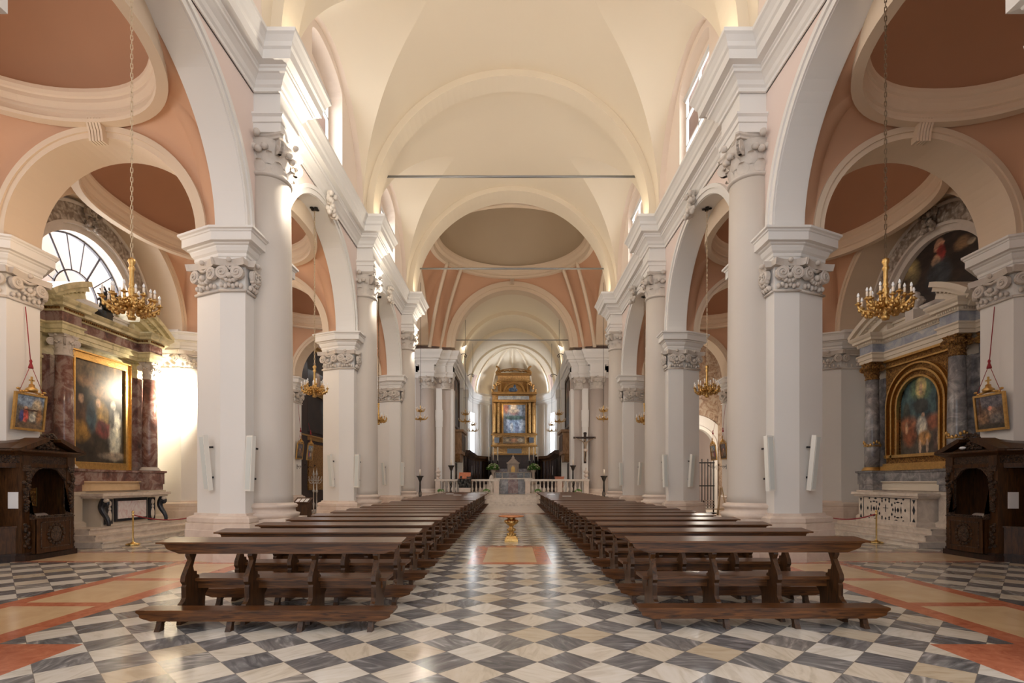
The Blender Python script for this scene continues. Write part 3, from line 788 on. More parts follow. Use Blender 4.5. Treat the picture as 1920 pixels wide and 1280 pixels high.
        if (s < 0) or k != 1:
            wn += 1; LR = 1.85; LC = 7.2; cc = cn-.2
            b = B(s)
            b.arch_band(0, cc, LC, LR-.05, LR+.02, 13.02, 13.1, 'x', 40); b.arch_band(0, cc, LC, .78, .82, 13.02, 13.08, 'x', 24)
            b.box(13.02, 13.1, cc-LR, cc+LR, LC-.03, LC+.04)
            for i in range(1, 9):
                a = PI*i/9; r0 = .0 if i in (3, 6) else .8
                b.tube([(13.05, cc+r0*math.cos(a), LC+r0*math.sin(a)), (13.05, cc+LR*math.cos(a), LC+LR*math.sin(a))], .018 if i not in (3, 6) else .03, 5)
            f = struct(b.build('window_%d' % wn, 'frame_dark'), 'semicircular fan window')
            pts = [(13.07, cc+LR*math.cos(PI*i/30), LC+LR*math.sin(PI*i/30)) for i in range(31)]
            B(s).add(pts, [tuple(range(31))]).build('pane', 'pane', f)
# ------------------------------------------------------------------ crossing, chancel, apse, outer shell
CY0, CY1 = 28.0, 38.4; CC = 33.2
# pendentives of the crossing (octagonal-ish loft onto a ring)
b = B(); per = []; n = 28; RA = 4.75
def arcpts(fn): return [fn(PI*i/n) for i in range(n+1)]
per += arcpts(lambda a: (-(5.1+.05)*math.cos(a)*1.0, 28.02, 11.6+5.15*math.sin(a)))[::1]
per += arcpts(lambda a: (6.3, CC-4.5*math.cos(a), 11.6+4.5*math.sin(a)))
per += arcpts(lambda a: (4.62*math.cos(a), CY1, 11.6+4.62*math.sin(a)))
per += arcpts(lambda a: (-6.3, CC+4.5*math.cos(a), 11.6+4.5*math.sin(a)))
m = len(per); rows = []; K = 14; ZR = 16.72; ra, rb = 5.05, 4.95
for j in range(K+1):
    t = j/K; row = []
    for (x, y, z) in per:
        a = math.atan2((y-CC)/rb, x/ra); ex, ey = ra*math.cos(a), CC+rb*math.sin(a)
        h = 1-math.cos(t*PI/2); v_ = math.sin(t*PI/2); row.append((x+(ex-x)*h, y+(ey-y)*h, z+(ZR-z)*v_))
    rows.append(row)
b.add([q for r_ in rows for q in r_], [(j*m+i, j*m+(i+1) % m, (j+1)*m+(i+1) % m, (j+1)*m+i) for j in range(K) for i in range(m)], True)
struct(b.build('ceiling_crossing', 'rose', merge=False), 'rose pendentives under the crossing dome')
b = B()
ell = [(ra*math.cos(2*PI*i/72), CC+rb*math.sin(2*PI*i/72)) for i in range(72)]
b.sweep(ell[::-1], [(-.2, 16.62), (.06, 16.62), (.10, 16.76), (.06, 16.80), (.1, 16.9), (.26, 17.02), (.30, 17.12), (.36, 17.24), (.40, 17.36), (-.2, 17.38)], True, 1)
b.arch_band(0, 0, 11.6, 4.25, 4.66, CY1-.06, CY1+.9, 'y', 56)
b.arch_band(0, 0, 11.6, 4.5, 4.86, CY1-.14, CY1+.05, 'y', 56)
for k in range(5): b.box(-.14+k*.06, -.10+k*.06, CY1-.3, CY1, 16.2, 16.62)
for sgn in (-1, 1):
    b.sx = sgn
    b.arch_band(0, CC, 11.6, 4.35, 4.62, 6.05, 7.2, 'x', 44)
    # slender ribs of the pendentives
    for (pa, pb, pc) in (((5.3, CY1-.12, 11.4), (4.7, CY1-.5, 14.6), (3.55, CC+3.35, 16.72)), ((5.95, CY1-.9, 11.4), (5.5, CY1-1.3, 14.4), (4.4, CC+2.3, 16.72))):
        pts = []
        for i in range(15):
            t = i/14; q = Vector(pa)*(1-t)**2+Vector(pb)*2*t*(1-t)+Vector(pc)*t*t; pts.append(tuple(q))
        b.tube(pts, .13, 6)
b.sx = 1
struct(b.build('trim_9', 'tan'), 'tan mouldings of the crossing dome and arches')
b = B(); b.grid(lambda u, v: ((ra-.25)*math.cos(2*PI*u)*math.cos(PI/2*v), CC+(rb-.25)*math.sin(2*PI*u)*math.cos(PI/2*v), 17.3+2.6*math.sin(PI/2*v)), 64, 14)
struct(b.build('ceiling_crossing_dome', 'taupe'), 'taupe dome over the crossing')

CORP = [(0, 10.28), (.05, 10.28), (.05, 10.36), (.12, 10.48), (.24, 10.58), (.24, 10.68), (.36, 10.72), (.38, 10.92), (.44, 11.02), (.50, 11.12), (.54, 11.26), (.54, 11.32), (0, 11.36)]
for s in (-1, 1):
    # crossing piers: column, pilasters and entablature
    e = empty('crossing_pier', (s*6.2, 38.6, 0), 0, 'grey-beige clustered pier with column beside the choir on the %s' % side_word(s), 'pier', 'crossing piers')
    body = [(4.40, 39.6), (4.40, 38.75), (4.62, 38.75), (4.62, 38.62), (5.12, 38.62), (5.12, 38.55), (5.72, 38.55), (7.15, 38.55), (7.15, 39.6)]
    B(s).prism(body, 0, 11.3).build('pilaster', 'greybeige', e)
    b = B(s); b.box(5.18, 5.62, 38.42, 38.6, .9, 8.6); b.box(4.36, 4.66, 38.68, 39.7, .9, 8.6); b.build('pilaster_strip', 'white', e)
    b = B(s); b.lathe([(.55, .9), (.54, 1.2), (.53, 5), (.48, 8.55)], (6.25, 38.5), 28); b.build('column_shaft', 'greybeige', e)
    b = B(s); b.lathe([(.68, .85), (.70, .92), (.66, 1.0), (.6, 1.02), (.62, 1.12), (.55, 1.2)], (6.25, 38.5), 28)
    b.sweep([(4.40, 39.6), (4.40, 38.5), (7.15, 38.5)], [(0, 0), (.25, 0), (.25, .8), (.15, .86), (.02, .95), (0, .95)], False, 1)
    b.box(5.5, 7.0, 37.75, 38.6, 0, .86); b.build('plinth', 'stone', e)
    b = B(s); composite_capital(b, (6.25, 38.5), .48, 8.52, 9.42)
    composite_capital(b, (4.95, 38.72), .38, 8.52, 9.42)
    b.build('capital', 'carved', e)
    b = B(s); b.sweep([(5.14, 38.6), (5.14, 38.4), (5.66, 38.4), (5.66, 38.6)], [(-.01, 6.2), (.03, 6.25), (.05, 6.5), (.13, 6.6), (.13, 6.95), (.18, 7.0), (-.01, 7.02)], False, -1)
    b.box(5.15, 5.65, 38.39, 38.6, 5.75, 6.3); b.build('impost', 'white', e)
    b = B(s); b.sweep([(4.40, 39.7), (4.40, 38.6), (4.95, 38.6), (4.95, 38.5), (5.6, 38.5), (5.6, 38.1), (6.9, 38.1), (6.9, 38.55), (7.8, 38.55)], CORP, False, 1)
    b.sweep([(4.40, 39.7), (4.40, 38.6), (4.95, 38.6), (4.95, 38.5), (5.72, 38.5), (5.72, 38.06), (6.8, 38.06), (6.8, 38.55), (7.8, 38.55)], [(-.02, 9.42), (0, 9.42), (.02, 9.66), (.06, 9.7), (.1, 9.82), (0, 9.84), (0, 10.3), (-.02, 10.3)], False, 1)
    b.prism([(5.76, 38.14), (6.76, 38.14), (6.76, 38.6), (5.76, 38.6)], 9.45, 11.28); b.build('entablature', 'white', e)
    # choir walls, with openings left for windows in the apse
    b = B(s)
    b.quad((4.6, 39.4, 0), (4.6, 54, 0), (4.6, 54, 11.3), (4.6, 39.4, 11.3))
    b.quad((4.45, 39.4, 11.3), (4.45, 55, 11.3), (4.45, 55, 12), (4.45, 39.4, 12))
    # wall above and beside the far transept
    b.quad((7.15, 38.9, 0), (8.0, 38.9, 0), (8.0, 38.9, 12.5), (7.15, 38.9, 12.5))
    n = 20
    for i in range(n):
        a0, a1 = PI*i/n, PI*(i+1)/n; c_, r_ = 9.4, 1.75
        x0, z0, x1, z1 = c_+r_*math.cos(a0), 7.15+r_*math.sin(a0), c_+r_*math.cos(a1), 7.15+r_*math.sin(a1)
        b.quad((x0, 38.9, z0), (x1, 38.9, z1), (x1, 38.9, 12.5), (x0, 38.9, 12.5))
    b.quad((11.1, 38.9, 0), (13.5, 38.9, 0), (13.5, 38.9, 12.5), (11.1, 38.9, 12.5))
    b.quad((7.15, 38.9, 11.2), (7.15, 28.0, 11.2), (7.15, 28.0, 12.4), (7.15, 38.9, 12.4))
    struct(b.build('wall_%s_choir' % side_word(s), 'white'), 'white plastered %s wall of the choir' % side_word(s))
    b = B(s)
    b.arch_band(0, 9.4, 7.15, 1.7, 2.0, 38.82, 39.3, 'y', 30); b.box(7.55, 7.75, 38.8, 39.3, 0, 7.15)
    b.sweep([(4.6, 39.7), (4.6, 55.0)], CORP, False, -1)
    for y in (43.9, 48.6):
        b.box(4.2, 4.62, y, y+.7, .85, 10.3); b.sweep([(4.62, y-.02), (4.2, y-.02), (4.2, y+.72), (4.62, y+.72)], [(0, 9.5), (.1, 9.6), (.1, 10.3), (0, 10.3)], False, -1)
    struct(b.build('trim_10' if s < 0 else 'trim_11', 'white'), 'white cornice and pilasters along the %s choir wall' % side_word(s))
    # transept side: side arch wall at x=7.2, back wall
    b = B(s)
    n = 28
    for i in range(n):
        a0, a1 = PI*i/n, PI*(i+1)/n
        y0, z0, y1, z1 = CC+4.6*math.cos(a0), 11.6+4.6*math.sin(a0), CC+4.6*math.cos(a1), 11.6+4.6*math.sin(a1)
        b.quad((7.2, y0, z0), (7.2, y1, z1), (7.2, y1, 17), (7.2, y0, 17))
    b.quad((13.6, 28.05, 0), (13.6, 38.9, 0), (13.6, 38.9, 17), (13.6, 28.05, 17))
    # piers where the aisle meets the transept
    b.quad((6.28, 28.05, 9.7), (13.6, 28.05, 9.7), (13.6, 28.05, 17), (6.28, 28.05, 17))
    b.grid(lambda u, v: (7.2+6.4*u, CC+5.2*math.cos(PI*v), 11.6+5.0*math.sin(PI*v)), 2, 24)
    struct(b.build('wall_%s_transept' % side_word(s), 'pink'), 'pink plastered %s transept' % side_word(s))

# choir vault, ribs and apse
b = B()
b.grid(lambda u, v: (4.5*math.cos(PI*u), 39.2+15.8*v, 11.6+4.5*math.sin(PI*u)), 48, 10)
# lunette cuts of the choir bays (raised shells)
struct(b.build('ceiling_choir', 'cream'), 'cream barrel vault of the choir')
b = B()
for y in (43.9, 48.7): b.arch_band(0, 0, 11.6, 4.2, 4.5, y, y+.75, 'y', 48)
b.arch_band(0, 0, 11.6, 4.3, 4.5, 54.2, 54.8, 'y', 48)
for k in range(1, 6):
    a = PI*k/6; pts = [(4.52*math.cos(a)*math.cos(t*PI/2/10), 55+4.52*math.sin(a)*math.cos(t*PI/2/10), 11.5+4.4*math.sin(t*PI/2/10)) for t in range(11)]
    b.tube(pts, [.13-.008*i for i in range(11)], 6)
struct(b.build('trim_12', 'cream'), 'cream ribs of the choir vault and apse')
# apse: faceted drum with two tall windows and two upper ones, then a half dome
b = B()
NSEG = 36; WIN = [(2, 5), (31, 34)]
def ap(i, z, r=4.6): a = PI*i/NSEG; return (r*math.cos(a), 55+r*math.sin(a), z)
for i in range(NSEG):
    win = any(a <= i < e_ for a, e_ in WIN)
    spans = [(0, 4.9), (9.2, 11.7)] if win else [(0, 11.7)]
    for z0, z1 in spans: b.quad(ap(i, z0), ap(i+1, z0), ap(i+1, z1), ap(i, z1))
    if win:
        for z in (4.9, 9.2): b.quad(ap(i, z), ap(i+1, z), ap(i+1, z, 5.2), ap(i, z, 5.2))
for a, e_ in WIN:
    for i in (a, e_): b.quad(ap(i, 4.9), ap(i, 4.9, 5.2), ap(i, 9.2, 5.2), ap(i, 9.2))
for s in (-1, 1):
    b.sx = s; b.quad((4.6, 54, 0), (4.6, 55, 0), (4.6, 55, 11.7), (4.6, 54, 11.7))
b.sx = 1
struct(b.build('wall_back', 'white'), 'white curved apse wall')
b = B()
def domept(u, v):
    a = PI*u; return (4.6*math.cos(a)*math.cos(PI/2*v), 55+4.6*math.sin(a)*math.cos(PI/2*v), 11.6+4.45*math.sin(PI/2*v))
NU, NV = 36, 12
for i in range(NU):
    for j in range(NV):
        if j < 3 and (2 <= i < 5 or 31 <= i < 34): continue
        b.add([domept(i/NU, j/NV), domept((i+1)/NU, j/NV), domept((i+1)/NU, (j+1)/NV), domept(i/NU, (j+1)/NV)], [(0, 1, 2, 3)], True)
o = b.build('ceiling_apse', 'cream'); struct(o, 'cream half dome of the apse')
b = B()
path = [(4.6*math.cos(PI*i/24), 55+4.6*math.sin(PI*i/24)) for i in range(25)]
b.sweep(path, [(0, 10.3), (.05, 10.3), (.12, 10.48), (.24, 10.58), (.24, 10.68), (.36, 10.72), (.4, 10.95), (.5, 11.15), (.52, 11.28), (0, 11.32)], False, -1)
for i in (8, 11, 25, 28):
    p0, p1 = ap(i-.35, 0, 4.6), ap(i+.35, 0, 4.6); q0, q1 = ap(i-.35, 0, 4.45), ap(i+.35, 0, 4.45)
    b.prism([p0[:2], p1[:2], q1[:2], q0[:2]], .85, 10.3)
struct(b.build('trim_13', 'white'), 'white cornice round the apse')
for a, e_ in WIN:
    wn += 1
    b = B()
    for i in (a, (a+e_)/2, e_): b.tube([ap(i, 4.9, 5.1), ap(i, 9.2, 5.1)], .03, 4)
    for z in (4.95, 6.0, 7.05, 8.1, 9.15): b.tube([ap(a, z, 5.1), ap(e_, z, 5.1)], .025, 4)
    f = struct(b.build('window_%d' % wn, 'frame_white'), 'tall apse window')
    B().quad(ap(a, 4.9, 5.12), ap(e_, 4.9, 5.12), ap(e_, 9.2, 5.12), ap(a, 9.2, 5.12)).build('pane', 'pane', f)
# unseen box shell added to keep stray sky out; the west end behind the viewer stays open
b = B()
for s in (-1, 1):
    b.sx = s; b.quad((14.5, -8, 0), (14.5, 62, 0), (14.5, 62, 21), (14.5, -8, 21))
    b.quad((4.62, 54.5, 0), (14.5, 54.5, 0), (14.5, 54.5, 21), (4.62, 54.5, 21))
    b.quad((6.3, 3.5, 10.2), (14.5, 3.5, 10.2), (14.5, 3.5, 21), (6.3, 3.5, 21))
b.sx = 1
b.quad((-14.5, 62, 0), (14.5, 62, 0), (14.5, 62, 21), (-14.5, 62, 21)); b.quad((-14.5, -8, 21), (14.5, -8, 21), (14.5, 62, 21), (-14.5, 62, 21))
struct(b.build('wall_outside', 'pink'), 'unseen box shell added to keep stray sky light out')

b = B(1); b.quad((6.3, 3.5, 0), (13.2, 3.5, 0), (13.2, 3.5, 10.4), (6.3, 3.5, 10.4)); struct(b.build('wall_right_sky_block', 'pink'), 'unseen partition added behind the viewer to darken the right aisle')  # added out of view to shut sky light out of the right aisle
# sanctuary steps and platform
b = B()
for k in range(5): b.box(-1.75, 1.75, 36.3+.26*k, 37.6, .15*k, .15*(k+1)-.001)
b.box(-5.75, 5.75, 37.42, 38.46, 0, .75); b.box(-4.4, 4.4, 38.46, 39.6, 0, .75); b.box(-4.6, 4.6, 39.6, 59.6, 0, .75); b.box(-3.1, 3.1, 47.6, 56, .75, 1.1); b.box(-2.6, 2.6, 48.2, 56, 1.1, 1.45)
struct(b.build('floor_sanctuary', 'steps'), 'stone steps and raised sanctuary floor')

# tie rods
for y, z, h in ((20.2, 13.55, 4.9), (27.7, 13.05, 4.98), (38.9, 12.3, 4.28)):
    tag(B().tube([(-h, y, z), (h, y, z)], .045 if y < 30 else .035, 6).build('tie_rod', 'steel'),
        'steel tie rod spanning the %s' % {20.2: 'nearest vault rib', 27.7: 'crossing arch', 38.9: 'choir arch'}[y], 'tie rod', 'vault tie rods')
# ------------------------------------------------------------------ pews
def ogee_board(b, L_, y0, y1, zt, zb, cut=.2, lip=.03):
    """board with ogee-cut ends hanging under a thin top"""
    h = zt-zb; pts = []
    for k in range(9):
        t = k/8; pts.append((L_/2-cut*(t**1.5)*.9-.02*math.sin(t*PI*2.5), zt-h*t))
    poly = [(-x, z) for x, z in pts][::-1]
    b.prism([(-x, z) for x, z in pts]+[(x, z) for x, z in pts[::-1]], y0, y1, 'y')
def make_pew():
    e = empty('pew', (0, 0, 0)); L_ = 2.95
    prof = [(.14, .84), (.13, .80), (.17, .74), (.10, .64), (.045, .56), (.035, .50), (.07, .455), (.055, .43), (.06, .30), (.03, .26), (-.01, .24), (-.03, .20), (.0, .17), (-.01, .10), (-.04, .0),
            (.45, 0), (.45, .17), (.46, .27), (.50, .30), (.55, .34), (.58, .38), (.60, .45), (.34, .46), (.32, .535), (.28, .55), (.275, .59), (.22, .60), (.20, .66), (.235, .74), (.27, .80), (.27, .84)]
    for x in (-1.16, -.40, .37, 1.13):
        b = B(); b.prism(prof, x-.028, x+.028, 'x'); b.build('support', 'oak', e)
    b = B()
    b.add([(-L_/2, .02, .955), (L_/2, .02, .955), (L_/2, .34, .985), (-L_/2, .34, .985), (-L_/2, .02, .975), (L_/2, .02, .975), (L_/2, .34, 1.005), (-L_/2, .34, 1.005)],
          [(0, 3, 2, 1), (4, 5, 6, 7), (0, 1, 5, 4), (1, 2, 6, 5), (2, 3, 7, 6), (3, 0, 4, 7)])
    b.build('book_rest', 'walnut', e)
    b = B(); ogee_board(b, L_-.03, .10, .13, .965, .825, .22); ogee_board(b, L_-.06, .09, .10, .955, .935, .03)
    b.build('back_rail', 'walnut', e)
    b = B(); b.box(-1.26, 1.24, .24, .62, .465, .505); b.build('seat', 'walnut', e)
    b = B(); b.box(-1.2, 1.18, .30, .325, .37, .465); b.build('apron', 'walnut', e)
    b = B(); b.box(-L_/2+.02, L_/2-.02, -.34, -.10, .215, .245); ogee_board(b, L_-.04, -.335, -.31, .215, .12, .16)
    b.build('kneeler', 'walnut', e)
    kp = [(-.30, .215), (-.33, .15), (-.29, .11), (-.31, .05), (-.34, .0), (-.25, 0), (-.24, .08), (-.13, .12), (-.10, .215)]
    for x in (-1.22, -.42, .39, 1.19): B().prism(kp, x-.03, x+.03, 'x').build('kneeler_leg', 'oak', e)
    b = B()
    for x in (-1.16, 1.13): b.add([(x-.03, -.12, .14), (x+.03, -.12, .14), (x+.03, .1, .06), (x-.03, .1, .06), (x-.03, -.12, .2), (x+.03, -.12, .2), (x+.03, .1, .12), (x-.03, .1, .12)],
                                   [(0, 3, 2, 1), (4, 5, 6, 7), (0, 1, 5, 4), (1, 2, 6, 5), (2, 3, 7, 6), (3, 0, 4, 7)])
    b.build('kneeler_strut', 'oak', e)
    return e
ORD = ['first', 'second', 'third', 'fourth', 'fifth', 'sixth', 'seventh', 'eighth', 'ninth', 'tenth', 'eleventh', 'twelfth', 'thirteenth', 'fourteenth', 'fifteenth', 'sixteenth',
       'seventeenth', 'eighteenth', 'nineteenth', 'twentieth', 'twenty-first', 'twenty-second', 'twenty-third', 'twenty-fourth', 'twenty-fifth', 'twenty-sixth']
rowsY = [6.22+1.225*i for i in range(11)]+[20.4+1.2*i for i in range(13)]
pew0 = make_pew(); first = True
for s in (-1, 1):
    for i, y in enumerate(rowsY):
        o = pew0 if first else copy_tree(pew0); first = False
        t = min(1, (y-6.2)/31)
        xin = 1.27+.28*t if s < 0 else 1.50+.14*t
        o.location = (s*(xin+1.475), y-(.0 if s < 0 else -.12), 0); o.rotation_euler = (0, 0, (.004 if s < 0 else .004)+random.uniform(-.003, .003))
        last = ' nearest the sanctuary steps' if i == len(rowsY)-1 else ''
        tag(o, 'dark walnut pew with kneeler, %s row of the %s bank%s' % (ORD[i], side_word(s), ', closest to the viewer' if i == 0 else last), 'pew', 'pews of the %s bank' % side_word(s))
for i, (x, row, s) in enumerate(((-2.0, 14, -1), (-2.9, 17, -1), (-3.6, 19, -1), (2.7, 15, 1), (2.2, 18, 1), (-1.9, 21, -1))):
    y = rowsY[row]+(.12 if s > 0 else 0)
    b = B(); T = Matrix.Translation((x, y+.17, .992)) @ Matrix.Rotation(random.uniform(-.2, .2), 4, 'Z') @ Matrix.Rotation(.093, 4, 'X'); b.T = T
    b.box(-.22, .22, -.11, .11, .0035, .008)
    tag(b.build('song_sheet', 'paper'), 'pale paper sheet lying on the %s pew of the %s bank' % (ORD[row], side_word(s)), 'sheet of paper', 'sheets on the pews')

# ------------------------------------------------------------------ gilded baluster table in the aisle
e = empty('pedestal_table', (.02, 14.9, 0), 0, 'gilded carved baluster table with round orange marble top in the aisle', 'table')
b = B(); b.lathe([(.355, .70), (.37, .715), (.37, .735), (.35, .745)], (0, 0), 36); b.build('table_top', 'orange_marble', e, world=False)
prof = [(.10, .70), (.13, .67), (.10, .64), (.15, .62), (.185, .57), (.18, .52), (.11, .47), (.06, .43), (.055, .41), (.075, .39), (.10, .35), (.10, .31), (.075, .27), (.06, .24), (.075, .22), (.11, .19), (.14, .16)]
b = B(); b.lathe(prof, (0, 0), 24)
for zz, r, n in ((.57, .175, 10), (.33, .095, 8), (.20, .10, 8)):
    for k in range(n): a = 2*PI*k/n; b.ball((r*math.cos(a), r*math.sin(a), zz), (.035, .035, .045), 6, 4)
b.build('baluster', 'gold', e, world=False)
b = B(); b.prism([(-.19, -.19), (.19, -.19), (.19, .19), (-.19, .19)], 0, .04); b.sweep([(-.17, -.17), (.17, -.17), (.17, .17), (-.17, .17)], [(0, .04), (.02, .04), (.0, .09), (-.04, .16), (-.1, .17), (-.1, .04)], True, 1)
b.box(-.15, .15, -.15, .15, .04, .12)
for k in range(7):
    for q in (-1, 1): b.ball((-.15+.05*k, q*.165, .075), (.018, .02, .03), 5, 3); b.ball((q*.165, -.15+.05*k, .075), (.02, .018, .03), 5, 3)
b.build('base', 'gold', e, world=False)

# ------------------------------------------------------------------ chandeliers
def make_chandelier(arms=((8, .37, .0, .12), (6, .25, .08, .20))):
    e = empty('chandelier', (0, 0, 0))
    stem = [(.0, -.16), (.05, -.15), (.062, -.10), (.035, -.07), (.05, -.03), (.055, .0), (.085, .05), (.10, .12), (.06, .19), (.035, .24), (.05, .28), (.045, .34), (.028, .37), (.042, .40), (.03, .44),
            (.032, .62), (.05, .66), (.035, .69), (.035, .72), (.055, .77), (.045, .81), (.015, .83), (0, .84)]
    B().lathe(stem, (0, 0), 14).build('stem', 'gold', e, world=False)
    for n, R_, zo, zc in arms:
        for k in range(n):
            a = 2*PI*(k+(.0 if zo == 0 else .5))/n+.2; ca, sa = math.cos(a), math.sin(a)
            def P(r, z): return (r*ca, r*sa, z)
            b = B(); b.tube([P(.05, .10+zo), P(.13, .0+zo), P(.24*R_/.42, -.01+zo), P(R_*.82, .02+zo), P(R_*.98, .07+zo), P(R_, zc)], [.022, .030, .032, .028, .022, .018], 6)
            # leafy scrolls
            b.ball(P(R_*.40, -.02+zo), (.045, .045, .04), 6, 4); b.ball(P(R_*.62, -.03+zo), (.045, .045, .04), 6, 4); b.ball(P(R_*.80, -.01+zo), (.035, .035, .04), 6, 4); b.ball(P(R_*.95, .03+zo), (.03, .03, .035), 5, 3); b.ball(P(R_*.5, .06+zo), (.03, .03, .03), 5, 3)
            b.tube([P(R_*.6, .0+zo), P(R_*.68, .07+zo), P(R_*.55, .09+zo), P(R_*.5, .05+zo)], .012, 4)
            b.lathe([(.012, zc-.005), (.045, zc+.008), (.050, zc+.02), (.02, zc+.022), (.022, zc+.05)], P(R_, 0)[:2], 9)
            b.build('arm', 'gold', e, world=False)
            c = B(); c.lathe([(.0165, zc+.03), (.0165, zc+.125), (.008, zc+.13)], P(R_, 0)[:2], 8); c = c.build('candle', 'candle', e, world=False)
            g = B(); g.lathe([(.006, zc+.125), (.018, zc+.145), (.019, zc+.16), (.010, zc+.19), (0, zc+.205)], P(R_, 0)[:2], 8); g.build('bulb', 'bulb', c, world=False)
    return e
def rope_mesh(L_, r=.008, seg_=.075):
    b = B(); n = int(L_/seg_)
    for k in range(n):
        z0 = k*seg_; a = 0 if k % 2 else PI/2; ca, sa = math.cos(a), math.sin(a)
        b.tube([(ca*.012, sa*.012, z0), (ca*.016, sa*.016, z0+seg_*.5), (ca*.012, sa*.012, z0+seg_*1.1)], r, 4); b.tube([(-ca*.012, -sa*.012, z0), (-ca*.016, -sa*.016, z0+seg_*.5), (-ca*.012, -sa*.012, z0+seg_*1.1)], r, 4)
    return b
ch0 = make_chandelier(); firstc = True
cmesh = {}
for s in (-1, 1):
    for k, (y, lab) in enumerate(((8.25, 'nearest'), (15.85, 'second'), (23.4, 'third'))):
        o = ch0 if firstc else copy_tree(ch0); firstc = False
        o.location = (s*5.98, y, 4.42); o.rotation_euler = (0, 0, .3*k+s)
        tag(o, 'gilded fourteen-light chandelier hanging in the %s arch on the %s' % (lab, side_word(s)), 'chandelier', 'chandeliers in the nave arches')
        top = 10.04 if k else 10.04
        L_ = top-4.42-.83
        if 'c' not in cmesh:
            c = rope_mesh(L_).build('chain', 'chain', o, world=False); cmesh['c'] = c.data
        else:
            c = bpy.data.objects.new('chain', cmesh['c']); SC.collection.objects.link(c); c.parent = o
        c.location = (0, 0, .83)
        r = B()
        for q in range(4): r.ball((.09*math.cos(q*PI/2), .09*math.sin(q*PI/2), L_+.80), (.07, .07, .02), 6, 3)
        r.ball((0, 0, L_+.80), (.06, .06, .05)); r.build('ceiling_rose', 'bronze', o, world=False)
# smaller two-tier chandeliers by the crossing and in the choir
def make_small(tiers=2):
    e = empty('small_chandelier', (0, 0, 0))
    B().lathe([(0, -.22), (.04, -.18), (.02, -.12), (.05, -.06), (.08, 0), (.04, .08), (.02, .14), (.02, .40), (.05, .45), (.02, .5), (.03, .7), (.05, .8), (.015, .9), (0, .95)], (0, 0), 10).build('stem', 'gold', e, world=False)
    for n, R_, z in ((8, .50, 0), (6, .30, .55)):
        for k in range(n):
            a = 2*PI*k/n; ca, sa = math.cos(a), math.sin(a)
            def P(r, zz): return (r*ca, r*sa, zz)
            b = B(); b.tube([P(.03, z+.08), P(R_*.4, z-.05), P(R_*.8, z-.02), P(R_, z+.10)], [.026, .034, .03, .02], 5); b.ball(P(R_*.6, z-.03), .05, 6, 4); b.ball(P(R_*.3, z-.05), .045, 6, 4)
            b.lathe([(.01, z+.09), (.045, z+.11), (.04, z+.12)], P(R_, 0)[:2], 7); b.build('arm', 'gold', e, world=False)
            B().lathe([(.016, z+.12), (.016, z+.2), (.018, z+.23), (.0, z+.27)], P(R_, 0)[:2], 6).build('candle', 'candle', e, world=False)
    return e
sm0 = make_small(); fs_ = True
for s in (-1, 1):
    for (x, y, z, top, lab) in ((6.25, 35.5, 6.25, 16.0, 'beside the crossing pier'), (3.6, 39.9, 6.35, 11.4, 'before the choir wall'), (3.6, 47.4, 6.35, 11.4, 'deeper in the choir')):
        o = sm0 if fs_ else copy_tree(sm0); fs_ = False
        if x > 5: z = 6.0
        o.location = (s*x, y, z); tag(o, 'small two-tier gilded chandelier %s on the %s' % (lab, side_word(s)), 'chandelier', 'two-tier chandeliers')
        B().tube([(0, 0, .94), (0, 0, top-z)], .014, 4).build('chain', 'iron', o, world=False)
        if x < 5:
            b = B(); zz = top-z
            b.tube([(s*.75, 0, zz-.35), (s*.5, 0, zz-.05), (s*.2, 0, zz+.12), (0, 0, zz+.1), (-s*.12, 0, zz-.02), (-s*.08, 0, zz-.14), (s*.04, 0, zz-.12), (s*.03, 0, zz)], .03, 5); b.build('scroll_bracket', 'iron', o, world=False)

# ------------------------------------------------------------------ column loudspeakers on the piers
for s in (-1, 1):
    for j, p in enumerate(PIERS[1:]):
        for kind in (0, 1):
            # kind 0: on the slanted aisle face, leaning; kind 1: on the nave return beside the column
            b = B(s)
            if kind == 0:
                o_ = Vector((6.44, p-.80, 1.52)); u = Vector((.90, .44, 0)).normalized()
                nn = Vector((.44, -.90, 0)).normalized(); T = Matrix.Translation(o_) @ Matrix(((u.x, nn.x, 0, 0), (u.y, nn.y, 0, 0), (0, 0, 1, 0), (0, 0, 0, 1))) @ Matrix.Rotation(-.10, 4, 'X')
                T = Matrix.Translation(o_) @ Matrix(((u.x, nn.x, 0, 0), (u.y, nn.y, 0, 0), (0, 0, 1, 0), (0, 0, 0, 1)))
                sh = Matrix.Identity(4); sh[1][2] = .0
                T = T @ Matrix.Rotation(math.radians(-6), 4, 'X')
            else:
                T = Matrix.Translation((5.52, p-.92, 1.50)) @ Matrix.Rotation(math.radians(18), 4, 'Z') @ Matrix.Rotation(math.radians(-3), 4, 'X') @ Matrix.Scale(-1, 4, (0, 1, 0))
            b.T = T
            b.box(-.085, .085, .0, .10, 0, 1.18)
            # thin frame lips around the grille
            e = empty('column_speaker', (s*T.translation.x, T.translation.y, T.translation.z), 0,
                      'slim white column loudspeaker on the %s side of the %s pier, %s of nave' % ('aisle' if kind == 0 else 'nave', ordn[p].replace(' whole', ''), side_word(s)), 'loudspeaker', 'column loudspeakers on the piers')
            b.build('shell', 'speaker', e)
            g = B(s); g.T = T; g.box(-.062, .062, .10, .107, .035, 1.145); g.build('grille', 'grille', e)
            k = B(s); k.T = T; k.box(-.02, .02, -.12, .0, .25, .29); k.box(-.02, .02, -.14, .0, .9, .94); k.build('bracket', 'iron', e)

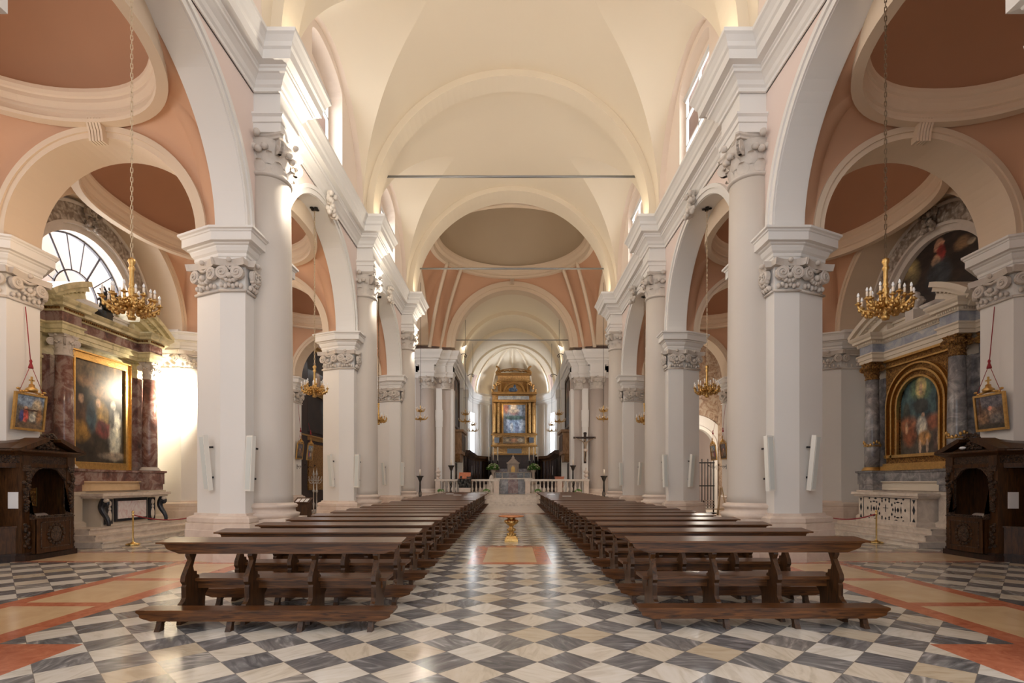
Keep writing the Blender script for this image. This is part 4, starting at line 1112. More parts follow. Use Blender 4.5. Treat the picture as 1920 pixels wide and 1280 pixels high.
# ------------------------------------------------------------------ stanchions and ropes before the side altars
for s in (-1, 1):
    for q, (x, y) in enumerate(((10.2, 14.05 if s < 0 else 14.5), (10.2, 17.9))):
        e = empty('stanchion', (s*x, y, 0), 0, 'brass rope post %s the %s altar steps' % ('before' if q == 0 else 'at the far end of', side_word(s)), 'rope post', 'brass rope posts')
        B().lathe([(.17, 0), (.17, .02), (.15, .04), (.06, .06), (.022, .09), (.02, .12), (.02, .78), (.03, .79), (.03, .82), (.018, .83), (.03, .86), (.03, .90), (0, .93)], (0, 0), 20).build('post', 'brass', e, world=False)
        if q == 0:
            pts = [(s*x, y+.03+(3.8 if s < 0 else 3.35)*t, .80-1.35*t*(1-t)*.75) for t in [i/16 for i in range(17)]]
            tag(B().tube(pts, .018, 6).build('barrier_rope', 'rope'), 'dark red rope sagging between brass posts before the %s altar' % side_word(s), 'rope', 'barrier ropes')

# ------------------------------------------------------------------ confessionals
def confessional(s):
    py = 11.74; e = empty('confessional', (s*10.8, py, 0), 0, 'carved dark wooden confessional against the first %s aisle pier' % side_word(s), 'confessional')
    # plan in (ax, y): centre booth front at ax=10.45, wings turned back 45 degrees
    xf = 10.42; h = .62
    def rect(a0, a1, y0, y1): return [(a0, y0), (a1, y0), (a1, y1), (a0, y1)]
    # carcass: back, sides
    b = B(s)
    b.box(11.05, 11.16, py-h, py+h, .12, 2.1)
    for y in (py-h, py+h): b.box(xf+.02, 11.1, y-.025, y+.025, .12, 2.1)
    b.box(xf, 11.1, py-h, py+h, 2.05, 2.12)
    for q in (-1, 1):      # wings: panels running back at 45 deg
        a = (xf+.12, py+q*(h+.02)); c = (xf+.62, py+q*(h+.58))
        b.prism([(11.05, py+q*h), (11.12, py+q*h), (c[0]+.05, c[1]+q*.0), (c[0], c[1])][::1], .12, 2.05) if False else None
        b.prism([(c[0], c[1]), (c[0]+.04, c[1]+q*.03), (11.62, c[1]+q*.0), (11.6, c[1]-q*.04)], .12, 2.05)
        b.prism([(11.1, py+q*(h+.02)), (11.14, py+q*(h+.02)), (11.64, c[1]), (11.6, c[1])], .12, 2.05)
        b.prism([a, c, (11.6, c[1]), (11.1, a[1])], 2.0, 2.05)
        b.prism([a, c, (11.5, c[1]), (11.1, a[1])], .12, .72) if True else None
        b.prism([(a[0]-.03, a[1]), (c[0]-.03, c[1]), (c[0]+.25, c[1]), (a[0]+.25, a[1])], .72, .755)
    b.build('carcass', 'oak', e)
    b = B(s)
    b.prism([(xf-.10, py-h-.04), (xf-.10, py+h+.04), (xf+.10, py+h+.06), (xf+.60, py+h+.66), (11.6, py+h+.66), (11.6, py-h-.66), (xf+.60, py-h-.66), (xf+.10, py-h-.06)], 0, .12)
    b.prism([(xf-.06, py-h-.02), (xf-.06, py+h+.02), (xf+.10, py+h+.04), (xf+.60, py+h+.62), (11.6, py+h+.62), (11.6, py-h-.62), (xf+.60, py-h-.62), (xf+.10, py-h-.04)], .12, .17)
    b.build('base', 'ebony', e)
    # pilasters at the booth front
    for q in (-1, 1):
        y = py+q*(h-.06)
        b = B(s); b.box(xf-.02, xf+.06, y-.10, y+.10, .17, 2.1); pl = b.build('pilaster', 'oak', e)
        b = B(s)
        rng = random.Random(5)
        for k in range(26):
            t = k/25; wdt = .085*(1-.75*t); b.ball((xf-.035, y+rng.uniform(-wdt, wdt), 1.88-.80*t), (.045, .042, .042), 6, 4)
        b.box(xf-.05, xf+.02, y-.085, y+.085, 1.93, 2.06)
        b.build('fruit_carving', 'carvedwood', pl); b = B(s)
        for k in range(12):
            t = k/11; b.ball((xf-.03, y+rng.uniform(-.07, .07)*(.5+.5*t), .78-.5*t), (.04, .04, .042), 6, 4)
        b.build('lower_carving', 'carvedwood', pl)
    # arch with carved spandrels
    b = B(s); op = h-.16
    outer = [(py-op, 2.1), (py+op, 2.1)]
    arch = [(py+op, 1.70), (py+op*.93, 1.76), (py+op*.62, 1.93), (py+op*.5, 1.97), (py+op*.25, 2.0), (py-op*.25, 2.0), (py-op*.5, 1.97), (py-op*.62, 1.93), (py-op*.93, 1.76), (py-op, 1.70)]
    poly = outer+arch
    b.prism([(y, z) for y, z in poly], xf, xf+.05, 'x'); b.build('carved_arch', 'carvedwood', e)
    for q in (-1, 1):
        b = B(s); b.prism([(xf, 1.75), (xf+.03, 1.75), (xf+.04, 1.12), (xf-.02, 1.02), (xf-.12, .98), (xf-.16, .90), (xf-.16, .88), (xf, .88)], py+q*op-.02, py+q*op+.02, 'y'); b.build('side_scroll', 'carvedwood', e)
    # half door bowed forward
    b = B(s); b.box(xf-.17, xf-.13, py-op, py+op, .14, .90); b.box(xf-.15, xf, py-op, py-op+.03, .14, .92); b.box(xf-.15, xf, py+op-.03, py+op, .14, .92)
    d = b.build('door', 'oak', e)
    b = B(s); fr = xf-.18
    for (y0, y1, z0, z1) in ((-op+.08, op-.08, .80, .82), (-op+.08, op-.08, .24, .26), (-op+.08, -op+.10, .24, .82), (op-.10, op-.08, .24, .82)): b.box(fr, fr+.02, py+y0, py+y1, z0, z1)
    b.ball((fr, py, .53), (.02, .15, .19), 12, 6)
    for k in range(16): a = 2*PI*k/16; b.ball((fr, py+.2*math.cos(a), .53+.22*math.sin(a)), (.02, .035, .035), 6, 4)
    b.build('door_panel', 'carvedwood', d)
    b = B(s); b.box(xf-.20, xf-.02, py-op-.01, py+op+.01, .90, .925)
    for k in range(14): b.ball((xf-.18, py-op+.03+(2*op-.06)*k/13, .945), (.025, .04, .022), 6, 4)
    b.build('door_ledge', 'carvedwood', d)
    # inner seat back, picture and slats
    B(s).box(xf+.1, 11.05, py-op, py+op, .45, .5).build('bench', 'oak', e)
    b = B(s); yy = py+.10 if s < 0 else py+.05
    b.box(11.0, 11.05, yy-.2, yy+.2, 1.15, 1.55); b.build('grille_panel', 'gilt' if s < 0 else 'oak', e)
    if s < 0: B(s).box(10.98, 11.02, yy+.2, yy+.23, 1.13, 1.57).build('brass_frame', 'brass', e)
    else:
        for q in (0, .07): B(s).box(10.97, 11.0, py-.02+q, py+.02+q, 1.12, 1.6).build('brass_rail', 'brass', e)
    # entablature around booth and wings
    path = [(11.55, py-h-.64), (xf+.60, py-h-.64), (xf+.10, py-h-.03), (xf, py-h-.03), (xf, py+h+.03), (xf+.10, py+h+.03), (xf+.60, py+h+.64), (11.55, py+h+.64)]
    b = B(s); b.sweep(path, [(-.06, 2.02), (.02, 2.02), (.03, 2.10), (-.06, 2.10)], False, -1); b.sweep(path, [(-.06, 2.27), (.04, 2.27), (.08, 2.30), (.16, 2.34), (.18, 2.36), (.18, 2.385), (-.06, 2.39)], False, -1)
    for q in (-1, 1): b.box(xf-.04, xf+.02, py+q*(h-.06)-.1, py+q*(h-.06)+.1, 2.02, 2.3)
    b.build('cornice', 'oak', e)
    b = B(s); b.sweep(path, [(-.06, 2.09), (.0, 2.09), (.01, 2.28), (-.06, 2.28)], False, -1); b.build('carved_frieze', 'carvedwood', e)
    # broken pediment and roof
    b = B(s)
    for q in (-1, 1):
        b.prism([(py+q*(h+.22), 2.385), (py+q*(h+.22), 2.41), (py+q*.20, 2.68), (py+q*.14, 2.66), (py+q*.16, 2.60), (py+q*(h-.02), 2.40)], xf-.16, xf+.35, 'x')
    b.prism([(py-h, 2.385), (py+h, 2.385), (py, 2.60)], xf+.02, xf+.3, 'x')
    b.add([(xf+.0, py, 2.66), (11.5, py, 2.66), (xf+.0, py-h-.2, 2.40), (xf+.6, py-h-.75, 2.40), (11.6, py-h-.75, 2.40), (xf+.0, py+h+.2, 2.40), (xf+.6, py+h+.75, 2.40), (11.6, py+h+.75, 2.40)],
          [(0, 1, 4, 3), (0, 3, 2), (0, 1, 7, 6), (0, 6, 5)])
    b.build('roof', 'oak', e)
    b = B(s); rng = random.Random(9)
    for k in range(34):
        y = rng.uniform(-.26, .26); b.ball((xf-.02, py+y, 2.44+max(0, .17-abs(y)*.5)*rng.random()), (.03, .045, .03), 6, 4)
    for k in range(16):
        a = PI*k/15; b.ball((xf+.0, py+.19*math.cos(a), 2.66+.13*math.sin(a)*rng.uniform(.5, 1.1)), (.03, .045, .03), 6, 4)
    b.tube([(xf, py, 2.6), (xf, py, 2.74)], .03)
    b.build('crest_carving', 'carvedwood', e)
    if s > 0: B(s).ball((xf-.1, py+.12, 2.47), (.05, .09, .035)).build('oval_boss', 'paper', e)
    # notice paper in the wing nearest the viewer
    x0 = 10.47 if s < 0 else 10.62
    B(s).box(x0, x0+.22, py-h-.045, py-h-.03, 1.13, 1.48).build('notice', 'paper', e)
for s in (-1, 1): confessional(s)
# ------------------------------------------------------------------ side altars
P_FIG = {}
M['paint_altar_left'] = mat_paint('dark_painting_of_saints', (.018, .014, .010), (.06, .045, .03), [
    (.5, .95, .5, .18, (.16, .11, .06), .6), (.62, .72, .26, .07, (.33, .20, .10), .6), (.28, .80, .18, .06, (.25, .15, .08), .6), (.85, .74, .10, .05, (.45, .28, .16), .5),
    (.12, .42, .13, .20, (.09, .05, .03), .5), (.14, .62, .05, .045, (.40, .26, .17), .4), (.14, .30, .16, .10, (.30, .17, .04), .5),
    (.50, .48, .15, .14, (.38, .24, .08), .5), (.47, .60, .05, .045, (.55, .38, .25), .4), (.60, .33, .17, .07, (.17, .035, .03), .6), (.52, .38, .10, .06, (.13, .03, .03), .6), (.34, .45, .10, .14, (.05, .09, .12), .5),
    (.80, .24, .12, .20, (.34, .33, .28), .35), (.82, .45, .10, .10, (.50, .47, .40), .4), (.77, .60, .05, .05, (.70, .62, .50), .4), (.74, .46, .05, .12, (.12, .11, .10), .4), (.78, .07, .26, .04, (.22, .18, .14), .6)], (1, 2))
M['paint_altar_right'] = mat_paint('arched_painting_of_a_crowd', (.03, .025, .02), (.12, .10, .08), [
    (.5, .72, .7, .35, (.045, .09, .10), .4), (.06, .72, .09, .3, (.02, .02, .02), .2), (.5, .86, .26, .17, (.08, .13, .08), .3), (.5, .87, .12, .15, (.50, .40, .17), .4), (.5, .84, .04, .09, (.45, .30, .18), .4),
    (.5, .62, .18, .10, (.03, .035, .035), .3), (.85, .55, .09, .14, (.05, .06, .05), .2),
    (.2, .40, .20, .10, (.20, .07, .04), .6), (.8, .40, .22, .10, (.26, .10, .05), .6), (.48, .36, .12, .12, (.50, .48, .42), .4), (.42, .20, .14, .09, (.42, .22, .08), .4), (.45, .50, .04, .03, (.5, .32, .22), .4),
    (.35, .09, .03, .10, (.48, .34, .24), .3), (.52, .09, .03, .10, (.48, .34, .24), .3), (.15, .15, .06, .15, (.10, .06, .05), .5), (.10, .20, .03, .10, (.40, .28, .20), .4), (.78, .25, .16, .14, (.22, .07, .03), .5), (.85, .36, .04, .08, (.42, .26, .16), .4)], (1, 2))
M['paint_lunette'] = mat_paint('dark_lunette_painting', (.010, .007, .006), (.028, .018, .014), [
    (.52, .86, .05, .10, (.40, .22, .14), .3), (.50, .72, .045, .14, (.20, .02, .018), .4), (.55, .62, .04, .10, (.42, .26, .16), .4), (.83, .62, .10, .22, (.28, .22, .10), .6), (.90, .40, .10, .25, (.10, .06, .03), .5),
    (.30, .70, .07, .10, (.18, .11, .06), .5), (.22, .66, .04, .04, (.34, .28, .2), .4), (.52, .38, .12, .25, (.03, .04, .05), .4)], (1, 2))
M['paint_cross'] = mat_paint('painting_of_a_procession', (.10, .09, .08), (.20, .18, .15), [
    (.5, .88, .7, .22, (.22, .30, .42), .4), (.75, .70, .18, .22, (.42, .36, .26), .4), (.36, .38, .10, .24, (.55, .10, .08), .3), (.34, .62, .05, .05, (.5, .33, .22), .3),
    (.62, .34, .12, .14, (.50, .50, .44), .4), (.22, .36, .08, .2, (.05, .06, .20), .4), (.5, .08, .6, .12, (.16, .11, .07), .5), (.62, .56, .30, .03, (.06, .03, .02), .2), (.85, .40, .10, .22, (.32, .17, .08), .5)], (1, 2), wob=.04)
M['paint_cross2'] = mat_paint('painting_of_soldiers', (.07, .05, .04), (.14, .10, .09), [
    (.4, .85, .6, .2, (.14, .13, .15), .5), (.42, .48, .16, .16, (.36, .24, .17), .4), (.50, .62, .08, .07, (.55, .25, .18), .3), (.3, .30, .22, .16, (.16, .14, .13), .5), (.78, .35, .20, .24, (.24, .14, .08), .5), (.86, .7, .04, .3, (.10, .05, .03), .3), (.5, .06, .6, .1, (.05, .04, .03), .4)], (1, 2), wob=.04)

def side_altar(s):
    yc = 15.6; mats = dict(col='violet', cap='carved', arch='yellow', frieze='violet', base='steps', pil='yellow') if s < 0 else dict(col='grey', cap='gilt', arch='buff', frieze='blue', base='steps', pil='grey')
    e = empty('side_altar', (s*12.2, yc, 0), 0, ('tall altar of violet and yellow marble under the fan window on the left' if s < 0 else 'tall altar of grey marble and gilding with arched painting on the right'), 'altar')
    b = B(s)
    for k, (x0, y0, y1) in enumerate(((10.45, 13.3, 18.2), (10.78, 13.5, 18.0), (11.1, 13.7, 17.7))): b.box(x0, 12.88, y0, y1, .15*k, .15*(k+1)); b.box(x0-.03, x0+.03, y0, y1, .15*(k+1)-.04, .15*(k+1)-.001)
    b.build('altar_step', 'steps', e)
    # podium
    b = B(s); b.box(12.15, 12.88, 13.25, 17.95, .45, 2.02)
    for y in (13.95, 17.25): b.sweep([(12.2, y-.36), (11.78, y-.36), (11.78, y+.36), (12.2, y+.36)], [(0, .45), (.06, .45), (.06, .56), (0, .62), (0, 1.30), (.04, 1.34), (.06, 1.42), (-.02, 1.43)], False, -1); b.box(11.79, 12.2, y-.35, y+.35, .45, 1.415)
    b.build('podium', 'buff' if s < 0 else 'steps', e)
    b = B(s)
    b.sweep([(12.2, 13.3), (12.14, 13.3), (12.14, 13.58), (11.74, 13.58), (11.74, 14.32), (12.14, 14.32), (12.14, 16.88), (11.74, 16.88), (11.74, 17.62), (12.14, 17.62), (12.14, 17.9), (12.2, 17.9)],
            [(-.02, 1.62), (0, 1.62), (.0, 1.98), (.05, 2.0), (.05, 2.06), (-.02, 2.06)], False, -1)
    for y in (13.95, 17.25): b.box(11.77, 12.25, y-.34, y+.34, 1.435, 2.05)
    b.build('dark_base_course', 'grey' if s > 0 else 'violet', e)
    b = B(s); b.box(12.06, 12.3, 14.3, 16.9, 1.44, 1.68); b.box(12.0, 12.3, 14.25, 16.95, 1.68, 1.72); b.build('predella', 'creammarble' if s < 0 else 'buff', e)
    # altar table
    t = B(s); t.box(11.12, 12.16, 14.2, 17.0, 1.30, 1.38); t.box(11.18, 12.16, 14.26, 16.94, 1.24, 1.30); tt = t.build('altar_table', 'steps', e)
    if s < 0:
        b = B(s); b.box(11.42, 12.16, 14.5, 16.7, .45, 1.24); b.build('table_body', 'buff', tt)
        b = B(s); b.box(11.36, 11.42, 14.95, 16.25, .55, 1.22); b.build('black_panel_border', 'blackmarble', tt)
        b = B(s); b.box(11.335, 11.37, 15.03, 16.17, .63, 1.14); b.build('veined_panel', 'pinkmarble', tt)
        for y in (14.72, 16.48):
            b = B(s); b.box(11.36, 11.42, y-.13, y+.13, .5, 1.2); b.build('pilaster_panel', 'blackmarble', tt)
            b = B(s); b.ball((11.35, y, .72), (.03, .08, .18)); b.ball((11.35, y, 1.08), (.03, .07, .09)); b.ball((11.35, y, .93), (.03, .045, .06)); b.build('inlay', 'steps', tt)
        for y in (14.42, 16.8):
            b = B(s); pts = []
            for i in range(18):
                tq = i/17; pts.append((11.3+.10*math.sin(tq*PI*1.6)-.06, y, 1.22-.74*tq))
            b.tube(pts, [.10-.05*i/17 for i in range(18)], 8); b.ball((11.22, y, 1.10), (.11, .06, .11)); b.build('console_bracket', 'blackmarble', tt)
            B(s).ball((11.2, y-.02, 1.18), (.08, .08, .06)).build('console_scroll', 'steps', tt)
    else:
        b = B(s); b.box(11.25, 12.16, 14.4, 16.8, .5, 1.24); b.sweep([(12.1, 14.4), (11.25, 14.4), (11.25, 16.8), (12.1, 16.8)], [(0, .45), (.06, .45), (.06, .52), (0, .58), (-.01, .45)], False, -1); b.build('table_body', 'steps', tt)
        b = B(s); X = 11.243
        def lozenge(y, z, a, c): b.prism([(y-a, z), (y, z-c), (y+a, z), (y, z+c)], X-.006, X+.01, 'x')
        for y in (14.5, 16.7):
            lozenge(y, .90, .045, .13)
            for z, q in ((1.14, -1), (.62, 1)): b.prism([(y-.05, z-q*.05), (y+.05, z-q*.05), (y, z+q*.06)], X-.006, X+.01, 'x')
        for k in range(12):
            a = 2*PI*k/12; y, z = 15.6+.30*math.cos(a), .88+.28*math.sin(a); lozenge(y, z, .028, .05)
        for q in (-1, 1):
            for (dy, dz, a, c) in ((.50, 0, .05, .07), (.62, 0, .02, .10), (.40, 0, .02, .10), (.50, .22, .08, .025), (.50, -.22, .08, .025), (.64, .2, .03, .03), (.38, .2, .03, .03), (.64, -.2, .03, .03), (.38, -.2, .03, .03), (.78, 0, .03, .05)):
                lozenge(15.6+q*dy, .88+dz, a, c)
            for dz in (-.31, .31):
                for k in range(3): lozenge(15.6+q*(.15+.28*k), .88+dz, .07 if k % 2 else .04, .028)
        b.box(X-.006, X+.01, 15.6-.10, 15.6+.10, .91, .925); b.box(X-.006, X+.01, 15.592, 15.608, .80, 1.02)
        for (y0, y1, z0, z1) in ((14.62, 16.58, .52, .535), (14.62, 16.58, 1.22, 1.232), (14.62, 14.63, .52, 1.23), (16.57, 16.58, .52, 1.23)): b.box(X-.006, X+.01, y0, y1, z0, z1)
        b.build('dark_inlay', 'blackmarble', tt)
    # columns with bases and capitals
    for y in (13.95, 17.25):
        c = empty('column', (0, 0, 0)); c.parent = e
        b = B(s); b.lathe([(.215, 2.16), (.22, 2.6), (.215, 3.5), (.185, 5.1)], (11.98, y), 28); c1 = b.build('column', mats['col'], e)
        bpy.data.objects.remove(c)
        b = B(s); b.lathe([(.29, 2.06), (.30, 2.09), (.28, 2.12), (.25, 2.13), (.26, 2.16), (.225, 2.18)], (11.98, y), 24); b.build('column_foot', 'carved' if s < 0 else 'gold', c1)
        b = B(s); composite_capital(b, (11.98, y), .19, 5.06, 5.62); b.build('column_capital', mats['cap'], c1)
        if s > 0:
            b = B(s)
            for k in range(16): a = 2*PI*k/16; b.ball((11.98+.225*math.cos(a), y+.225*math.sin(a), 2.95+.06*math.sin(3*a)), (.04, .04, .06), 6, 4)
            b.lathe([(.225, 2.86), (.24, 2.88), (.225, 2.90)], (11.98, y), 20); b.build('gilt_garland', 'gold', c1)
    # back pilasters and panels
    for q in (-1, 1):
        b = B(s); y = yc+q*2.15; b.box(12.28, 12.88, y-.18, y+.18, 2.06, 5.62); b.box(12.24, 12.3, y-.18, y+.18, 4.95, 5.02)
        if q < 0 or True: b.box(12.22, 12.30, y-.04, y+.02, 2.06, 5.4)
        b.build('outer_pilaster', mats['pil'], e)
        b = B(s); y = yc+q*1.62; b.box(12.34, 12.88, y-.36, y+.36, 2.06, 5.1); b.box(12.28, 12.4, y-.12, y+.12, 2.06, 5.1); b.build('inner_pilaster', 'violet' if s < 0 else 'grey', e)
        if s > 0:
            b = B(s); composite_capital(b, (12.42, yc+q*2.15), .17, 5.08, 5.6, 6); b.build('pilaster_capital', 'gilt', e)
    b = B(s); b.box(12.4, 12.88, yc-2.3, yc+2.3, 2.06, 5.62); b.build('back_wall', 'yellow' if s < 0 else 'buff', e)
    # entablature
    path = [(12.9, 13.22), (12.2, 13.22), (12.2, 13.64), (11.76, 13.64), (11.76, 14.28), (12.14, 14.28), (12.14, 16.92), (11.76, 16.92), (11.76, 17.56), (12.2, 17.56), (12.2, 17.98), (12.9, 17.98)]
    b = B(s); b.sweep(path, [(-.3, 5.62), (0, 5.62), (0, 5.72), (.03, 5.73), (.03, 5.84), (.07, 5.87), (.07, 5.91), (-.3, 5.92)], False, -1)
    b.sweep(path, [(-.3, 6.19), (.02, 6.19), (.04, 6.22), (.04, 6.29), (.14, 6.31), (.15, 6.38), (.20, 6.42), (.24, 6.48), (.24, 6.51), (-.3, 6.53)], False, -1)
    b.box(12.52, 12.9, 13.3, 17.9, 5.64, 6.5)
    for y in (13.96, 17.24): b.box(12.08, 12.3, y-.25, y+.25, 5.64, 6.5)
    en = b.build('entablature', mats['arch'], e)
    b = B(s); b.sweep(path, [(-.28, 5.91), (-.01, 5.91), (-.01, 6.20), (-.28, 6.20)], False, -1); b.build('frieze', mats['frieze'], en)
    b = B(s)
    for (a, c) in zip(path[1:-1], path[2:-1]):
        A = Vector(a); C = Vector(c); n = int((C-A).length/.07)
        if n < 2: continue
        d = (C-A).normalized(); o = Vector((-d.y, d.x))   # toward the nave
        for k in range(n):
            p = A+(C-A)*((k+.5)/n)+o*.06; b.box(p.x-.02, p.x+.02, p.y-.02, p.y+.02, 6.23, 6.285)
    b.sweep([p for p in path], [(.0, 6.235), (.035, 6.235), (.035, 6.28), (0, 6.28)], False, -1)
    b.build('dentils', 'gilt' if s < 0 else 'buff', en)
    # broken segmental pediment
    for q in (-1, 1):
        b = B(s); a0, a1 = math.radians(53.5), math.radians(73)
        if q < 0: a0, a1 = PI-a1, PI-a0
        b.arch_band(0, yc, 3.42, 3.86, 4.0, 11.62, 12.85, 'x', 12, a0, a1); b.arch_band(0, yc, 3.42, 3.74, 3.87, 11.74, 12.85, 'x', 12, a0, a1)
        b.arch_band(0, yc, 3.42, 3.55, 3.75, 11.88, 12.85, 'x', 12, a0, a1)
        ys0 = yc+q*2.32; ys1 = yc+q*1.12
        b.prism([(ys0, 6.52), (ys1, 6.52), (ys1, 7.0), (yc+q*1.7, 6.85)], 12.1, 12.85, 'x')
        for k in range(9):
            a = a0+(a1-a0)*(k+.5)/9; b.box(11.80, 11.9, yc+3.80*math.cos(a)-.025, yc+3.80*math.cos(a)+.025, 3.42+3.72*math.sin(a)-.03, 3.42+3.72*math.sin(a)+.02)
        b.build('pediment_fragment', mats['arch'], e)
    b = B(s)
    b.box(12.3, 12.88, yc-1.1, yc+1.1, 6.52, 6.75); b.box(12.24, 12.88, yc-1.15, yc+1.15, 6.75, 6.82); b.build('attic', 'white' if s < 0 else 'buff', e)
    if s < 0:
        b = B(s); yo = yc-.1; zo = 7.06
        b.T = Matrix.Translation((12.0, yo, zo)) @ Matrix.Rotation(PI/2, 4, 'Y'); b.lathe([(.27, -.16), (.31, -.14), (.33, 0), (.27, .02)], (0, 0), 28); b.T = None
        for k in range(14):
            a = 2*PI*k/14; b.tube([(12.02, yo+.3*math.cos(a), zo+.3*math.sin(a)), (11.98, yo+.43*math.cos(a+.2), zo+.43*math.sin(a+.2))], [.035, .02], 5)
        b.box(11.95, 12.3, yo-.12, yo+.12, 6.5, 6.8)
        o = b.build('oval_frame', 'bronze', e)
        b = B(s); b.T = Matrix.Translation((11.85, yo, zo)) @ Matrix.Rotation(PI/2, 4, 'Y'); b.lathe([(0, 0), (.25, .0), (.27, .03)], (0, 0), 28); b.build('oval_pane', 'dark_glass', o)
    else:
        b = B(s); b.lathe([(.0, 6.82), (.16, 6.83), (.10, 6.88), (.06, 6.93), (.16, 7.0), (.22, 7.10), (.20, 7.2), (.10, 7.26), (.12, 7.3), (.10, 7.36), (.0, 7.42)], (12.15, yc), 16)
        for k in range(10): a = 2*PI*k/10; b.ball((12.15+.2*math.cos(a), yc+.2*math.sin(a), 7.1), .05, 6, 4)
        b.box(11.95, 12.35, yc-.16, yc+.16, 6.5, 6.83); b.build('urn', 'carved', e)
    # painting and frame
    if s < 0:
        y0, y1, z0, z1 = 14.66, 16.56, 2.28, 5.22
        B(s).quad((12.33, y0, z0), (12.33, y1, z0), (12.33, y1, z1), (12.33, y0, z1)).build('painting', 'paint_altar_left', e)
        b = B(s)
        for r, d, x in ((.0, .05, 12.26), (.05, .20, 12.30), (.20, .24, 12.24)):
            for (a0, a1, c0, c1) in ((y0-d, y1+d, z1+r, z1+d), (y0-d, y1+d, z0-d, z0-r), (y0-d, y0-r, z0-r, z1+r), (y1+r, y1+d, z0-r, z1+r)): b.box(x, 12.4, a0, a1, c0, c1)
        b.build('gilt_frame', 'gold', e)
    else:
        yp = yc; R_ = .80; zb, zs = 2.55, 4.05
        n = 24; pts = [(12.30, yp-R_, zb), (12.30, yp+R_, zb)]+[(12.30, yp+R_*math.cos(PI*i/n), zs+R_*math.sin(PI*i/n)) for i in range(n+1)]
        B(s).add(pts, [tuple(range(len(pts)))]).build('painting', 'paint_altar_right', e)
        b = B(s)
        # gilt spandrel wall built in columns round the arched opening
        Yl = [yp-1.36, yp-R_]+[yp-R_*math.cos(PI*i/n) for i in range(1, n)]+[yp+R_, yp+1.36]
        for a, c in zip(Yl, Yl[1:]):
            zz = lambda y: zb-.0 if abs(y-yp) > R_+.001 else seg(yp, R_, zs, y)
            if abs((a+c)/2-yp) > R_: b.box(12.24, 12.4, a, c, 2.2, 5.55)
            else: b.add([(12.24, a, zz(a)), (12.24, c, zz(c)), (12.24, c, 5.55), (12.24, a, 5.55)], [(0, 1, 2, 3)]); b.box(12.24, 12.4, a, c, 2.2, zb)
        b.build('gilt_surround', 'gilt', e)
        b = B(s)
        for r0, r1, x in ((R_, R_+.06, 12.16), (R_+.20, R_+.26, 12.14), (R_+.40, R_+.45, 12.12)):
            b.arch_band(0, yp, zs, r0, r1, x, 12.26, 'x', 36)
            for q in (-1, 1): b.box(x, 12.26, *(sorted((yp+q*r0, yp+q*r1))), zb-.1, zs)
        for z0, z1, x in ((2.46, 2.55, 12.14), (2.2, 2.28, 12.1), (2.06, 2.2, 12.02), (5.35, 5.40, 12.14), (5.55, 5.62, 12.12)): b.box(x, 12.26, yp-1.33, yp+1.33, z0, z1)
        b.build('gilt_moulding', 'gold', e)
for s in (-1, 1): side_altar(s)
# far lunette paintings on the right, plain blind lunette behind them
b = B(1); pts = [(12.86, 15.55+1.86*math.cos(PI*i/30), 7.2+1.86*math.sin(PI*i/30)) for i in range(31)]
o = b.add(pts+[(12.9, p[1], p[2]) for p in pts], [tuple(range(31)), tuple(range(31, 62))]).build('lunette_painting', 'paint_lunette'); o.location.x = 0
tag(o, 'dark half-round painting with red-robed figure above the right altar', 'painting')

